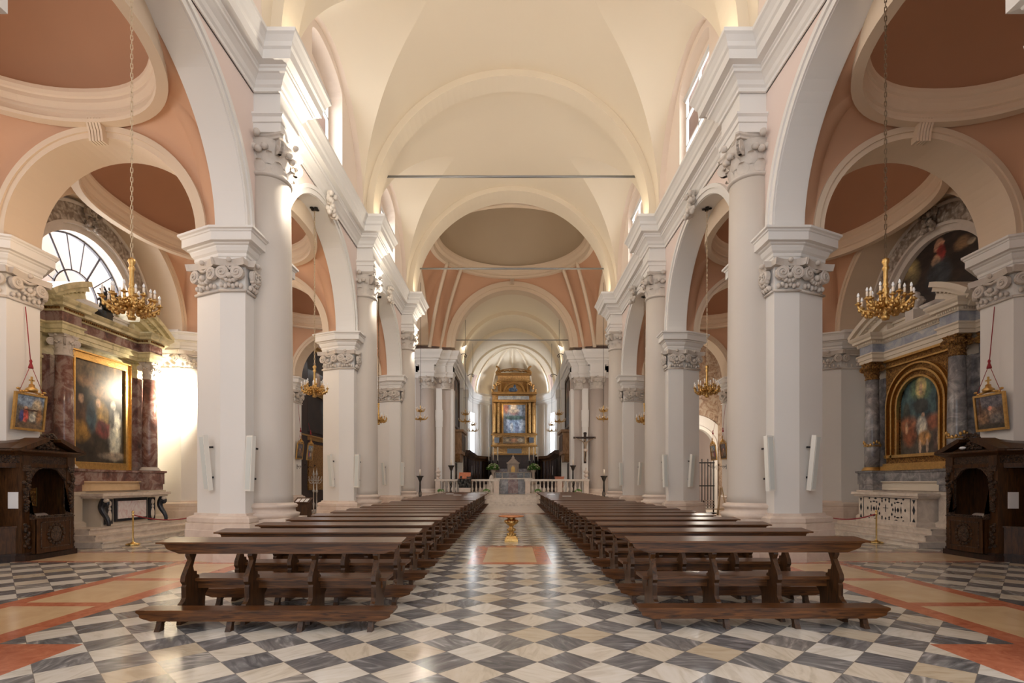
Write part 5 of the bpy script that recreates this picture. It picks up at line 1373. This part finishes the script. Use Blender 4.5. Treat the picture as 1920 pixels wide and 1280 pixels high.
# ------------------------------------------------------------------ stations hung on the aisle piers
def station(s, p, mat, lab, y=None, cordtop=5.7):
    yc = (p-.12) if y is None else y; x = 11.04; z0, z1 = 2.92, 3.66; hw = .34
    e = empty('hung_painting', (s*x, yc, z0), 0, lab, 'painting', 'framed paintings hung on the aisle piers')
    def lean(z): return x-.02-.10*(z-z0)
    b = B(s); b.quad((lean(z0)-.01, yc-hw, z0), (lean(z0)-.01, yc+hw, z0), (lean(z1)-.01, yc+hw, z1), (lean(z1)-.01, yc-hw, z1)); b.build('canvas', mat, e)
    b = B(s)
    def bar(ya, yb, za, zb): 
        b.add([(lean(za)-.035, ya, za), (lean(za)-.035, yb, za), (lean(zb)-.035, yb, zb), (lean(zb)-.035, ya, zb), (lean(za)+.02, ya, za), (lean(za)+.02, yb, za), (lean(zb)+.02, yb, zb), (lean(zb)+.02, ya, zb)],
              [(0, 1, 2, 3), (4, 7, 6, 5), (0, 4, 5, 1), (1, 5, 6, 2), (2, 6, 7, 3), (3, 7, 4, 0)])
    bar(yc-hw-.05, yc+hw+.05, z0-.05, z0); bar(yc-hw-.05, yc+hw+.05, z1, z1+.05); bar(yc-hw-.05, yc-hw, z0, z1); bar(yc+hw, yc+hw+.05, z0, z1)
    b.build('gilt_frame', 'gold', e)
    b = B(s); xt = lean(z1)-.02
    for k in range(11):
        t = -1+2*k/10; b.ball((xt, yc+t*hw*.95, z1+.06+.05*(1-abs(t))+(.06 if k in (0, 10) else 0)), (.025, .05, .03), 6, 4)
    b.lathe([(.0, z1+.08), (.10, z1+.09), (.12, z1+.15), (.06, z1+.2), (.05, z1+.26), (0, z1+.28)], (xt, yc), 12)
    b.box(xt-.015, xt+.015, yc-.015, yc+.015, z1+.26, z1+.44); b.box(xt-.015, xt+.015, yc-.06, yc+.06, z1+.34, z1+.37); b.build('crest_with_cross', 'gold', e)
    b = B(s); zt = z1+.72
    b.tube([(xt, yc-hw*.9, z1+.05), (xt+.02, yc, zt)], .006, 4); b.tube([(xt, yc+hw*.9, z1+.05), (xt+.02, yc, zt)], .006, 4); b.tube([(xt+.02, yc, zt), (x+.03, yc, cordtop)], .009, 4)
    b.build('cord', 'rope', e)
    b = B(s); b.lathe([(.01, zt+.12), (.03, zt+.08), (.02, zt+.03), (.045, zt-.05), (.05, zt-.09), (0, zt-.09)], (xt+.02, yc), 9); b.build('tassel', 'rope', e)
    w_ = B(s); zc = 2.5
    w_.tube([(x+.06, yc-.05, zc), (x-.1, yc-.05, zc+.02), (x-.24, yc-.05, zc-.02), (x-.34, yc-.05, zc+.06)], .012, 5); w_.tube([(x-.0, yc-.05, zc), (x-.06, yc-.05, zc-.1), (x-.14, yc-.05, zc-.06), (x-.1, yc-.05, zc)], .01, 5)
    w_.tube([(x+.06, yc-.05, zc-.14), (x+.06, yc-.05, zc+.1)], .012, 5); w_.lathe([(.02, zc+.05), (.05, zc+.08), (.05, zc+.1), (0, zc+.1)], (x-.34, yc-.05), 8)
    tag(w_.build('candle_bracket', 'iron'), 'black iron bracket below the %s' % ('painting on the near %s aisle pier' % side_word(s) if p < 20 else '%s of two paintings on the far %s aisle pier' % ('nearer' if y < 27.5 else 'farther', side_word(s))), 'bracket', 'iron brackets')
station(-1, 12.0, 'paint_cross', 'gilt-framed painting with red-robed figure and blue sky on the near left aisle pier')
station(1, 12.0, 'paint_cross2', 'gilt-framed painting of dim brown figures on the near right aisle pier')
for s in (-1, 1):
    station(s, 27.2, 'paint_cross2', 'small gilt-framed painting, nearer of two, on the far %s aisle pier' % side_word(s), 26.95)
    station(s, 27.2, 'paint_cross', 'small gilt-framed painting, farther of two, beyond the far %s aisle pier' % side_word(s), 28.3, 4.9)

# ------------------------------------------------------------------ transept ends seen between the piers
e = empty('transept_altar', (-13.0, 33.5, 0), 0, 'dark wooden altar with gilded cornices at the end of the left aisle', 'altar')
b = B(-1); b.box(12.2, 13.5, 29.6, 37.4, 0, 9.8); b.box(11.95, 12.3, 29.6, 30.4, 0, 9.6); b.box(11.95, 12.3, 36.6, 37.4, 0, 9.6); b.build('wooden_body', 'ebony', e)
b = B(-1)
for z in (4.2, 7.0, 9.7): b.sweep([(12.2, 29.4), (12.2, 37.5)], [(0, z), (.1, z), (.14, z+.12), (.3, z+.2), (.3, z+.26), (0, z+.28)], False, -1)
b.build('gilt_cornice', 'gold', e)
b = B(-1); b.box(12.1, 12.2, 31, 36, 1.2, 4.0); b.build('gilt_front', 'gilt', e)
b = B(-1); b.box(12.1, 12.2, 30.8, 36.2, 4.7, 6.8); b.box(12.1, 12.2, 30.8, 36.2, 7.4, 9.4); b.build('dark_painting', 'paint_lunette', e)
for k, (x, y) in enumerate(((-10.35, 27.6), (-10.9, 28.6))):
    e = empty('branched_candlestick', (x, y, 0), 0, 'tall aged silver branched candlestick, %s, at the end of the left aisle' % ('nearer of two' if k == 0 else 'farther of two'), 'candlestick', 'branched candlesticks')
    B().lathe([(.16, 0), (.14, .05), (.05, .1), (.03, .2), (.06, .5), (.03, .6), (.025, 1.1), (.08, 1.2), (.03, 1.3), (.025, 2.0), (.07, 2.1), (.02, 2.3), (0, 2.5)], (0, 0), 10).build('stem', 'silver', e, world=False)
    for j in range(8):
        a = 2*PI*j/8; ca, sa = math.cos(a), math.sin(a); z = 1.75+.15*(j % 2)
        b = B(); b.tube([(.02*ca, .02*sa, z-.1), (.14*ca, .14*sa, z-.14), (.26*ca, .26*sa, z), (.27*ca, .27*sa, z+.1)], .016, 5); b.ball((.2*ca, .2*sa, z-.1), .03, 6, 4); b.build('arm', 'silver', e, world=False)
e = empty('lectern_stand', (-7.75, 19.35, 0), 0, 'small dark wooden stand holding leaflets beyond the first left pier', 'stand')
B().box(-.25, .25, -.2, .2, 0, .95).build('body', 'oak', e, world=False)
b = B(); b.T = Matrix.Translation((0, 0, 1.0)) @ Matrix.Rotation(.4, 4, 'X'); b.box(-.3, .3, -.24, .24, -.02, .02); b.build('slope', 'oak', e, world=False)
b = B(); b.T = Matrix.Translation((0, 0, 1.0)) @ Matrix.Rotation(.4, 4, 'X')
for x in (-.16, 0, .16): b.box(x-.06, x+.06, -.16, .12, .022, .03)
b.build('leaflets', 'paper', e, world=False)
# right: painted chapel wall, arch, iron gate, chair stack and easel
b = B(1)
b.quad((9.6, 34.2, 5.2), (13.5, 34.2, 5.2), (13.5, 34.2, 12), (9.6, 34.2, 12)); b.quad((9.6, 34.2, 0), (10.4, 34.2, 0), (10.4, 34.2, 5.3), (9.6, 34.2, 5.3)); b.quad((13.5, 28.1, 0), (13.5, 34.2, 0), (13.5, 34.2, 12), (13.5, 28.1, 12))
struct(b.build('wall_right_chapel', 'fresco'), 'frescoed chapel wall at the end of the right aisle')
b = B(1); b.arch_band(0, 11.9, 3.9, 1.3, 1.5, 33.9, 34.3, 'y', 30); b.arch_band(0, 11.9, 3.9, 1.5, 2.2, 34.1, 34.3, 'y', 30)
for x in (10.4, 13.2): b.box(x, x+.2, 33.9, 34.3, 0, 3.9)
struct(b.build('trim_50', 'white'), 'white chapel arch at the end of the right aisle')
e = empty('iron_gate', (11.9, 33.9, 0), 0, 'tall black iron gate closing the chapel at the end of the right aisle', 'gate')
b = B()
for k in range(14): b.tube([(-1.25+.192*k, 0, 0), (-1.25+.192*k, 0, 3.0+.2*(k % 2))], .03, 5)
for z in (.1, 1.4, 2.9): b.box(-1.3, 1.3, -.03, .03, z, z+.08)
b.build('bars', 'iron', e, world=False)
e = empty('easel', (8.35, 20.6, 0), 0, 'pale wooden easel standing beyond the first right pier', 'easel')
b = B(); b.tube([(-.25, 0, 0), (-.03, .1, 1.5)], .022, 5); b.tube([(.25, 0, 0), (.03, .1, 1.5)], .022, 5); b.tube([(0, .5, 0), (0, .1, 1.45)], .022, 5); b.box(-.3, .3, -.03, .03, .6, .64); b.build('frame', 'creammarble', e, world=False)
e = empty('chair', (8.0, 20.9, 0), 0, 'dark chair with pale back slats beyond the first right pier', 'chair')
b = B()
for x in (-.2, .2):
    for y in (-.2, .2): b.box(x-.02, x+.02, y-.02, y+.02, 0, .45 if y < 0 else .95)
b.build('legs', 'ebony', e, world=False); B().box(-.23, .23, -.23, .23, .43, .47).build('seat', 'ebony', e, world=False)
b = B()
for z in (.58, .7, .82, .92): b.box(-.2, .2, .17, .2, z, z+.045)
b.build('backrest', 'stone', e, world=False)

# ------------------------------------------------------------------ balustrade
def baluster_b(x, y, z0):
    return B().lathe([(.075, 0), (.075, .04), (.05, .06), (.045, .09), (.085, .20), (.09, .26), (.05, .36), (.04, .42), (.06, .46), (.06, .48), (.04, .52), (.05, .58), (.075, .63), (.075, .68)], (x, y), 12, z0)
for s in (-1, 1):
    YB = 37.75; ZB = .75
    e = empty('balustrade', (s*3.4, YB, ZB), 0, 'pale pink stone balustrade closing the sanctuary on the %s' % side_word(s), 'balustrade')
    xa, xb = .95, 5.55
    b = B(s); b.box(xa, xb, YB-.15, YB+.15, ZB, ZB+.12); b.build('plinth', 'steps', e)
    b = B(s); b.box(xa-.05, xb+.05, YB-.2, YB+.2, ZB+1.0, ZB+1.14); b.build('handrail', 'steps', e)
    for x in (xa+.18, 3.45, xb-.18): B(s).box(x-.18, x+.18, YB-.17, YB+.17, ZB+.12, ZB+1.0).build('post', 'stone', e)
    x = xa+.52
    while x < xb-.4:
        if abs(x-3.45) > .26:
            bb = B(s); q = B().lathe([(.085, 0), (.085, .05), (.055, .08), (.05, .12), (.095, .26), (.10, .33), (.055, .46), (.045, .55), (.065, .59), (.065, .62), (.045, .66), (.055, .76), (.085, .82), (.085, .88)], (x, YB), 12, ZB+.12)
            bb.add(q.v, q.f); bb.sm = q.sm; bb.build('baluster', 'steps', e)
        x += .285
    u = empty('stone_urn', (s*5.37, YB, ZB+1.14), 0, 'carved stone urn on the %s end of the balustrade' % side_word(s), 'urn', 'urns on the balustrade')
    B().lathe([(.14, 0), (.14, .05), (.06, .09), (.07, .14), (.16, .22), (.18, .3), (.09, .36), (.10, .43), (.19, .52), (.18, .58), (.07, .66), (.04, .74), (.06, .79), (0, .88)], (0, 0), 14).build('body', 'stone', u, world=False)
    # candle stands
    for (x, y, z0, h, lab) in ((4.62, 38.2, .75, 2.15, 'behind the balustrade'), (6.1, 34.5, 0, 2.1, 'in front of the crossing pier')):
        u = empty('torch_stand', (s*(x-(.15 if y > 38 else 0)), y, z0), 0, 'dark bronze candle stand %s on the %s' % (lab, side_word(s)), 'candle stand', 'dark bronze candle stands')
        b = B(); b.lathe([(.20, 0), (.20, .04), (.10, .12), (.05, .3), (.09, .5), (.05, .62), (.04, 1.1), (.06, 1.2), (.05, h-.4), (.10, h-.3), (.16, h-.12), (.24, h-.04), (.24, h), (0, h)], (0, 0), 12)
        for k in range(3): a = 2*PI*k/3+.5; b.ball((.18*math.cos(a), .18*math.sin(a), .05), .05, 6, 4); b.tube([(.05*math.cos(a), .05*math.sin(a), .6), (.12*math.cos(a), .12*math.sin(a), .9), (.05*math.cos(a), .05*math.sin(a), 1.15)], .022, 5)
        b.build('stand', 'bronze', u, world=False)
        B().lathe([(.055, h), (.055, h+.42), (.02, h+.43)], (0, 0), 10).build('candle', 'candle', u, world=False)
def bush(name, loc, r, label, cat, flowers=0, seed=1, hz=.8, group=None, n=150):
    rng = random.Random(seed); e = empty(name, loc, 0, label, cat, group); b = B()
    for k in range(n):
        a = rng.uniform(0, 2*PI); ph = math.acos(rng.uniform(-.2, 1)); rr = r*rng.uniform(.5, 1.05)
        c = Vector((rr*math.sin(ph)*math.cos(a), rr*math.sin(ph)*math.sin(a), r*.35+rr*hz*math.cos(ph))); d = Vector((rng.uniform(-1, 1), rng.uniform(-1, 1), rng.uniform(-.3, 1))).normalized(); t = d.orthogonal().normalized()*r*.12; d = d*r*.26
        b.add([tuple(c-d), tuple(c+t), tuple(c+d), tuple(c-t)], [(0, 1, 2, 3)])
    f = b.build('foliage', 'leaf', e, world=False, merge=False); f['kind'] = 'stuff'
    if flowers:
        b = B()
        for k in range(flowers):
            a = rng.uniform(0, 2*PI); ph = math.acos(rng.uniform(.0, 1)); b.ball((r*1.02*math.sin(ph)*math.cos(a), r*1.02*math.sin(ph)*math.sin(a), r*.35+r*hz*1.02*math.cos(ph)), r*.085, 6, 4)
        g = b.build('blossoms', 'petal', e, world=False); g['kind'] = 'stuff'
    return e
for x, lab in ((-5.1, 'outermost on the left'), (-1.85, 'left of the steps'), (1.85, 'right of the steps'), (4.75, 'outermost on the right')):
    e = bush('potted_plant', (x, 37.28, .93), .25, 'low bright green plant at the foot of the balustrade, %s' % lab, 'plant', 0, int(x*10)+90, .7, 'plants before the balustrade', 110)
    B().lathe([(.10, -.18), (.17, .0), (.19, .14), (.0, .14)], (0, 0), 12).build('pot', 'stone', e, world=False)

# ------------------------------------------------------------------ sanctuary furnishings
e = empty('ambo', (-3.38, 37.2, .75), 0, 'bronze ambo carved with figures and reddish stone top and base before the balustrade', 'ambo')
B().box(-.40, .40, -.2, .3, 0, .52).build('base', 'stone', e, world=False)
b = B(); rng = random.Random(4); b.box(-.42, .42, -.1, .25, .52, 1.3)
for k in range(26): b.ball((rng.uniform(-.45, .45), -.14, rng.uniform(.6, 1.28)), (.11, .08, .16), 6, 4)
b.build('bronze_figures', 'bronze', e, world=False)
b = B(); b.T = Matrix.Translation((0, 0, 1.38)) @ Matrix.Rotation(.9, 4, 'X'); b.box(-.42, .42, -.28, .28, -.05, .05); b.build('reading_desk', 'redmarble', e, world=False)
e = empty('wooden_desk', (3.5, 38.6, .75), 0, 'low reddish brown box desk behind the right balustrade', 'desk')
B().box(-.32, .32, -.25, .25, 0, 1.28).build('body', 'redmarble', e, world=False); B().box(-.36, .36, -.3, .3, 1.28, 1.34).build('top', 'redmarble', e, world=False)

# crucifix on the right crossing pier
e = empty('crucifix', (5.33, 38.0, 3.06), 0, 'large dark wooden crucifix with pale carved body on the right crossing pier', 'crucifix'); e.scale = (.92, 1, .84)
b = B(); b.box(-.10, .10, .0, .08, 0, 2.7); b.build('upright', 'ebony', e, world=False); B().box(-.92, .92, -.01, .09, 2.14, 2.30).build('crossbeam', 'ebony', e, world=False); B().box(-.13, .13, -.03, .02, 2.5, 2.66).build('title_board', 'ebony', e, world=False)
me = bpy.data.meshes.new('body'); J = {'pel': (0, -.10, 1.15), 'wai': (.01, -.11, 1.35), 'che': (0, -.12, 1.66), 'nec': (0, -.12, 1.88), 'hea': (-.05, -.17, 2.02), 'hd2': (-.06, -.18, 2.10),
    'sl': (-.17, -.11, 1.86), 'el': (-.46, -.07, 2.04), 'wl': (-.75, -.04, 2.19), 'hl': (-.84, -.03, 2.22), 'sr': (.17, -.11, 1.86), 'er': (.46, -.07, 2.04), 'wr': (.75, -.04, 2.19), 'hr': (.84, -.03, 2.22),
    'tl': (-.08, -.11, 1.10), 'kl': (-.09, -.20, .68), 'al': (-.03, -.10, .28), 'fl': (-.02, -.16, .14), 'tr': (.08, -.11, 1.10), 'kr': (.06, -.20, .68), 'ar': (.03, -.10, .28), 'fr': (.03, -.16, .14)}
E = [('pel', 'wai'), ('wai', 'che'), ('che', 'nec'), ('nec', 'hea'), ('hea', 'hd2'), ('che', 'sl'), ('sl', 'el'), ('el', 'wl'), ('wl', 'hl'), ('che', 'sr'), ('sr', 'er'), ('er', 'wr'), ('wr', 'hr'),
     ('pel', 'tl'), ('tl', 'kl'), ('kl', 'al'), ('al', 'fl'), ('pel', 'tr'), ('tr', 'kr'), ('kr', 'ar'), ('ar', 'fr')]
RAD = {'pel': .12, 'wai': .10, 'che': .14, 'nec': .05, 'hea': .08, 'hd2': .075, 'sl': .06, 'el': .042, 'wl': .028, 'hl': .03, 'tl': .085, 'kl': .055, 'al': .032, 'fl': .03}
K_ = list(J); me.from_pydata([J[k] for k in K_], [(K_.index(a), K_.index(c)) for a, c in E], [])
o = bpy.data.objects.new('body', me); SC.collection.objects.link(o); o.parent = e; me.materials.append(M['skin'])
sk = o.modifiers.new('skin', 'SKIN'); sub = o.modifiers.new('sub', 'SUBSURF'); sub.levels = 1; sub.render_levels = 2; sk.use_smooth_shade = True
for i, k in enumerate(K_):
    r = RAD.get(k) or RAD.get(k[:-1]+'l', .05); me.skin_vertices[0].data[i].radius = (r, r*.8)
me.skin_vertices[0].data[0].use_root = True
b = B(); b.lathe([(.13, 1.02), (.15, 1.12), (.13, 1.24)], (0, -.10), 12); b.ball((.15, -.12, 1.1), (.05, .05, .12), 6, 4); b.build('loincloth', 'stone', e, world=False)

# choir stalls along the apse
def stalls():
    n = 30
    e = empty('choir_stalls', (0, 57, .85), 0, 'dark wooden choir stalls curving round the apse', 'choir stalls')
    path = [(4.25, 46.0), (4.25, 54.6)]+[(4.25*math.cos(PI*i/18), 55+4.2*math.sin(PI*i/18)) for i in range(0, 19)]+[(-4.25, 54.6), (-4.25, 46.0)]
    path[1:2] = []; path = [p for i, p in enumerate(path) if not (i and (Vector(p)-Vector(path[i-1])).length < .05)]
    b = B(); b.sweep(path, [(-.2, .85), (.05, .85), (.05, 4.0), (-.2, 4.0)], False, -1); b.build('back_panelling', 'ebony', e)
    b = B(); b.sweep(path, [(-.2, 3.95), (.1, 3.95), (.15, 4.1), (.45, 4.25), (.5, 4.42), (.55, 4.5), (-.2, 4.52)], False, -1); b.build('canopy_cornice', 'oak', e)
    b = B(); b.sweep(path, [(.05, .85), (.6, .85), (.6, 1.85), (.05, 1.85)], False, -1); b.build('seats', 'ebony', e)
    for i in range(1, len(path)-1):
        p = Vector(path[i])
        if i < 2 or i > len(path)-3: continue
        d = (Vector(path[i+1])-Vector(path[i-1])).normalized(); n_ = Vector((-d.y, d.x))
        q = p+n_*.08; b = B(); b.tube([(q.x, q.y, .9), (q.x, q.y, 4.0)], .07, 5); b.build('pilaster', 'oak', e)
    for s in (-1, 1): tag(B(s).box(3.88, 3.9, 50.0, 50.0+.22, 2.35, 3.25).build('white_notice', 'paper'), 'narrow white sheet on the %s choir stalls' % side_word(s), 'notice', 'white sheets on the stalls')
stalls()

# main altarpiece
M['paint_high'] = mat_paint('altarpiece_painting', (.10, .12, .17), (.25, .28, .34), [
    (.5, .25, .5, .25, (.20, .26, .36), .5), (.2, .3, .10, .2, (.30, .34, .44), .5), (.38, .2, .07, .16, (.42, .42, .42), .4), (.8, .3, .12, .2, (.34, .38, .46), .5), (.62, .15, .08, .14, (.16, .18, .26), .5),
    (.5, .55, .45, .08, (.06, .10, .09), .4), (.48, .72, .20, .09, (.16, .08, .08), .7), (.12, .86, .12, .16, (.26, .07, .05), .6), (.47, .93, .14, .10, (.60, .45, .33), .7), (.45, .80, .25, .08, (.34, .26, .20), .7)], (0, 2))
M['paint_pred'] = mat_paint('small_altar_panel', (.05, .03, .02), (.20, .12, .05), [(.5, .5, .14, .3, (.26, .11, .05), .7), (.2, .5, .10, .25, (.20, .14, .08), .7), (.8, .5, .12, .25, (.28, .22, .15), .7)], (0, 2))
def altarpiece():
    Y = 57.6; e = empty('high_altarpiece', (0, Y, 4.6), 0, 'tall gilded altarpiece with large blue-grey painting at the end of the choir', 'altarpiece')
    f = Y/975
    def X(px): return (px-962)*f+.07
    def Z(py): return 1.7+(903-py)*f
    def bx(b, p0, p1, q0, q1, d0, d1): b.box(X(p0), X(p1), Y-d0, Y+d1, Z(q1), Z(q0))
    b = B(); bx(b, 923, 1005, 738, 852, 0, .5); bx(b, 933, 993, 700, 740, 0, .5); b.build('body', 'gilt', e)
    b = B()
    for (p0, p1, q0, q1, d) in ((922, 1006, 736, 740, .55), (923, 1005, 750, 754, .40), (921, 1007, 813, 816, .35), (921, 1007, 834, 837, .4), (932, 994, 714, 716, .35), (930, 996, 700, 704, .45), (943, 986, 757, 759, .2), (943, 986, 812, 814, .2), (922, 1006, 850, 853, .4)): bx(b, p0, p1, q0, q1, d, .1)
    for (p0, p1) in ((941, 944), (985, 988)): bx(b, p0, p1, 757, 813, .2, .1)
    for (p0, p1) in ((938, 940), (988, 990)): bx(b, p0, p1, 716, 736, .2, .1)
    b.arch_band(0, X(963.5), Z(736), (963.5-942)*f-.25, (963.5-942)*f, Y-.15, Y+.1, 'y', 24) if False else b.arch_band(0, X(964), Z(736), 1.0, 1.22, Y-.15, Y+.1, 'y', 24)
    b.build('mouldings', 'old_gold', e)
    for px in (928, 935, 993, 1000):
        b = B(); b.lathe([(.17, Z(812)), (.15, Z(808)), (.16, Z(790)), (.13, Z(760)), (.2, Z(755))], (X(px), Y-.12), 12)
        for k in range(22):
            a = k*.9; b.ball((X(px)+.15*math.cos(a), Y-.12+.15*math.sin(a), Z(808-2.3*k)), (.05, .05, .07), 5, 3)
        b.build('column', 'old_gold' if px in (928, 1000) else 'gilt', e)
    b = B(); bx(b, 944, 985, 759, 812, .06, .02); b.build('painting', 'paint_high', e)
    b = B(); bx(b, 943, 984, 819, 831, .12, .02); b.build('predella_panel', 'paint_pred', e)
    b = B(); bx(b, 951, 978, 841, 850, .12, .02); bx(b, 927, 936, 820, 830, .12, .02); bx(b, 992, 1001, 820, 830, .12, .02); b.build('dark_panel', 'blackmarble', e)
    b = B(); b.prism([(X(964)+.95*math.cos(PI*i/16), Z(736)+.9*math.sin(PI*i/16)) for i in range(17)], Y-.06, Y+.05, 'y'); b.build('gable_painting', 'old_gold', e)
    b = B(); b.ball((X(962), Y-.1, Z(731)), (.5, .06, .28), 10, 6); b.ball((X(965), Y-.12, Z(726)), (.16, .08, .3), 8, 5); b.build('gable_figures', 'dark_glass', e)
    b = B(); bx(b, 934, 992, 742, 749, .05, .1); b.build('frieze', 'blue', e)
    b = B(); rng = random.Random(2)
    for k in range(30):
        t = -1+2*k/29; b.ball((X(963)+t*1.9, Y-.2, Z(699)+.35*(1-t*t)*rng.uniform(.5, 1.0)), (.13, .1, .10), 6, 4)
    b.tube([(X(963)+1.8*math.cos(PI*i/16), Y-.2, Z(700)+.5*math.sin(PI*i/16)) for i in range(17)], .05, 5)
    for s in (-1, 1):
        for k in range(8): b.ball((X(963)+s*(1.75+.15*math.sin(k)), Y-.2, Z(702)+.12*k), (.13, .1, .12), 6, 4)
        for k in range(12): b.ball((X(963.5)+s*(2.35-.08*k+.12*math.sin(k*2)), Y-.15, Z(736)+.10+.17*k*(1 if k < 7 else .6)), (.14, .1, .14), 6, 4)
    b.build('carved_scrolls', 'old_gold', e)
    B().box(-2.4, 2.5, Y-.3, Y+.5, .86, Z(852)).build('plinth', 'ebony', e)
altarpiece()
# high altar with tabernacle, front altar, candlesticks, flowers
e = empty('high_altar', (.07, 51.4, 1.45), 0, 'veined marble high altar with gilded tabernacle', 'altar')
b = B(); b.box(-1.75, 1.9, 51.1, 52.2, 1.45, 3.25-.75); b.box(-1.85, 2.0, 51.0, 52.3, 2.42, 2.5); b.box(-1.9, 2.05, 51.8, 52.5, 2.5, 3.0); b.build('body', 'violet', e)
b = B(); b.box(-.5, .64, 51.6, 52.3, 2.5, 3.55); b.box(-.58, .72, 51.5, 52.3, 3.5, 3.62); b.prism([(-.5, 3.62), (.64, 3.62), (.07, 4.15)], 51.6, 52.2, 'y'); b.lathe([(.12, 4.0), (.16, 4.1), (.05, 4.3), (0, 4.45)], (.07, 51.9), 10)
for s in (-1, 1): b.lathe([(.09, 2.5), (.07, 2.7), (.06, 3.4), (.1, 3.5)], (.07+s*.48, 51.5), 10)
t = b.build('tabernacle', 'stone', e)
b = B(); b.prism([(-.12, 2.6), (.26, 2.6), (.26, 3.1), (.07, 3.3), (-.12, 3.1)], 51.52, 51.62, 'y'); b.build('tabernacle_door', 'gold', t)
e = empty('front_altar', (.07, 41.0, .75), 0, 'altar table with pale slab and grey marble front on the sanctuary step', 'altar')
B().box(-1.45, 1.59, 40.6, 41.5, 1.90, 2.0).build('slab', 'steps', e)
b = B(); b.box(-1.2, 1.34, 40.75, 41.35, .75, 1.9); b.build('body', 'grey', e)
b = B(); b.box(-.32, .46, 40.68, 40.75, .8, 1.9); b.build('dark_centre', 'violet', e)
e = empty('marble_altar', (.07, 50.2, 1.45), 0, 'older marble altar with white pilasters beneath the tabernacle', 'altar')
b = B(); b.box(-1.72, 1.86, 50.2, 50.9, 1.45, 2.62); b.build('body', 'grey', e)
b = B()
for x in (-1.62, -.98, 1.12, 1.76): b.box(x-.05, x+.05, 50.12, 50.2, 1.5, 2.6)
b.box(-1.7, 1.84, 50.12, 50.25, 2.56, 2.64); b.build('white_pilasters', 'steps', e)
B().box(-.35, .5, 50.12, 50.2, 1.45, 2.55).build('dark_centre', 'violet', e)
for k, px in enumerate((916.5, 924.5, 933, 992.5, 1000.5, 1008.5)):
    y = 52.9; x = (px-962)*y/975+.07
    u = empty('altar_candlestick', (x, y, 1.45), 0, 'tall altar candlestick with ivory candle, %s of the three %s of the tabernacle' % (('outermost', 'middle', 'innermost', 'innermost', 'middle', 'outermost')[k], 'left' if k < 3 else 'right'), 'candlestick', 'altar candlesticks')
    B().lathe([(.18, 0), (.17, .1), (.06, .3), (.05, .9), (.10, 1.2), (.05, 1.4), (.04, 2.1), (.09, 2.3), (.12, 2.42), (0, 2.42)], (0, 0), 10).build('stand', 'bronze', u, world=False)
    B().lathe([(.06, 2.42), (.06, 3.75), (0, 3.8)], (0, 0), 8).build('candle', 'candle', u, world=False)
for s, px in ((-1, 924.5), (1, 1000.5)):
    y = 49.2; x = (px-962)*y/975+.07
    e = bush('flower_arrangement', (x, y, 2.75), .56, 'round arrangement of white flowers on a stone pedestal %s of the altar' % side_word(s), 'flowers', 55, 5+s, .85, 'altar flowers', 220)
    b = B(); b.lathe([(.26, -1.30), (.26, -1.15), (.14, -1.0), (.14, -.2), (.24, -.05), (.24, .12), (0, .12)], (0, 0), 12); b.build('pedestal', 'stone', e, world=False)
e = empty('stone_post', (-1.62, 40.3, .75), 0, 'small pale stone post left of the front altar', 'post')
B().prism([(-.18, 0), (.18, 0), (.18, 1.1), (.10, 1.4), (0, 1.5), (-.10, 1.4), (-.18, 1.1)], -.15, .15, 'y').build('body', 'steps', e, world=False)

# organ galleries, doors and large dark paintings on the choir walls
for s in (-1, 1):
    e = empty('gallery', (s*4.2, 46.0, 3.6), 0, 'carved brown wooden gallery on the %s choir wall' % side_word(s), 'gallery')
    b = B(s); b.box(3.95, 4.6, 40.6, 43.6, 3.9, 5.6); b.box(3.8, 4.6, 40.4, 43.8, 5.6, 5.78)
    b.prism([(40.6, 3.9), (43.6, 3.9), (43.0, 3.3), (41.2, 3.3)], 4.1, 4.6, 'x'); b.build('body', 'oak' if False else 'stone_wood', e) if False else b.build('body', 'light_oak', e)
    b = B(s)
    for y in (41.1, 42.1, 43.1): b.box(3.9, 3.96, y-.36, y+.36, 4.15, 5.4)
    b.build('panels', 'oak', e)
    b = B(s); b.box(4.5, 4.62, 40.9, 42.6, .86, 3.2); dn = b.build('door_1' if s < 0 else 'door_2', 'ebony'); struct(dn, 'dark choir door')
    e = empty('choir_painting', (s*4.55, 41.8, 6.0), 0, 'tall dark framed painting on the %s choir wall above the gallery' % side_word(s), 'painting')
    B(s).box(4.48, 4.58, 40.3, 43.4, 6.2, 9.9).build('canvas', 'paint_lunette', e)
    b = B(s)
    for (y0, y1, z0, z1) in ((40.1, 43.6, 9.9, 10.15), (40.1, 43.6, 6.0, 6.2), (40.1, 40.3, 6.2, 9.9), (43.4, 43.6, 6.2, 9.9)): b.box(4.4, 4.6, y0, y1, z0, z1)
    b.build('frame', 'oak', e)
# keystone carvings above the nave arches
for s in (-1, 1):
    for p, lab in ((8.25, 'nearest'), (15.8, 'second'), (23.4, 'third')):
        b = B(s); rng = random.Random(11)
        for k in range(30): t = rng.random(); b.ball((W-.14-rng.uniform(0, .16), p+rng.uniform(-.22, .22)*(1-.2*t), 9.80+.60*t), (.08, .08, .09), 6, 4)
        b.spiral((W-.2, p-.1, 10.36), (0, 1, 0), (-1, 0, 0), .12, .05); b.spiral((W-.2, p+.1, 10.36), (0, 1, 0), (-1, 0, 0), .12, .05, flip=-1)
        tag(b.build('keystone_carving', 'carved'), 'carved leafy keystone over the %s %s nave arch' % (lab, side_word(s)), 'carving', 'arch keystones')
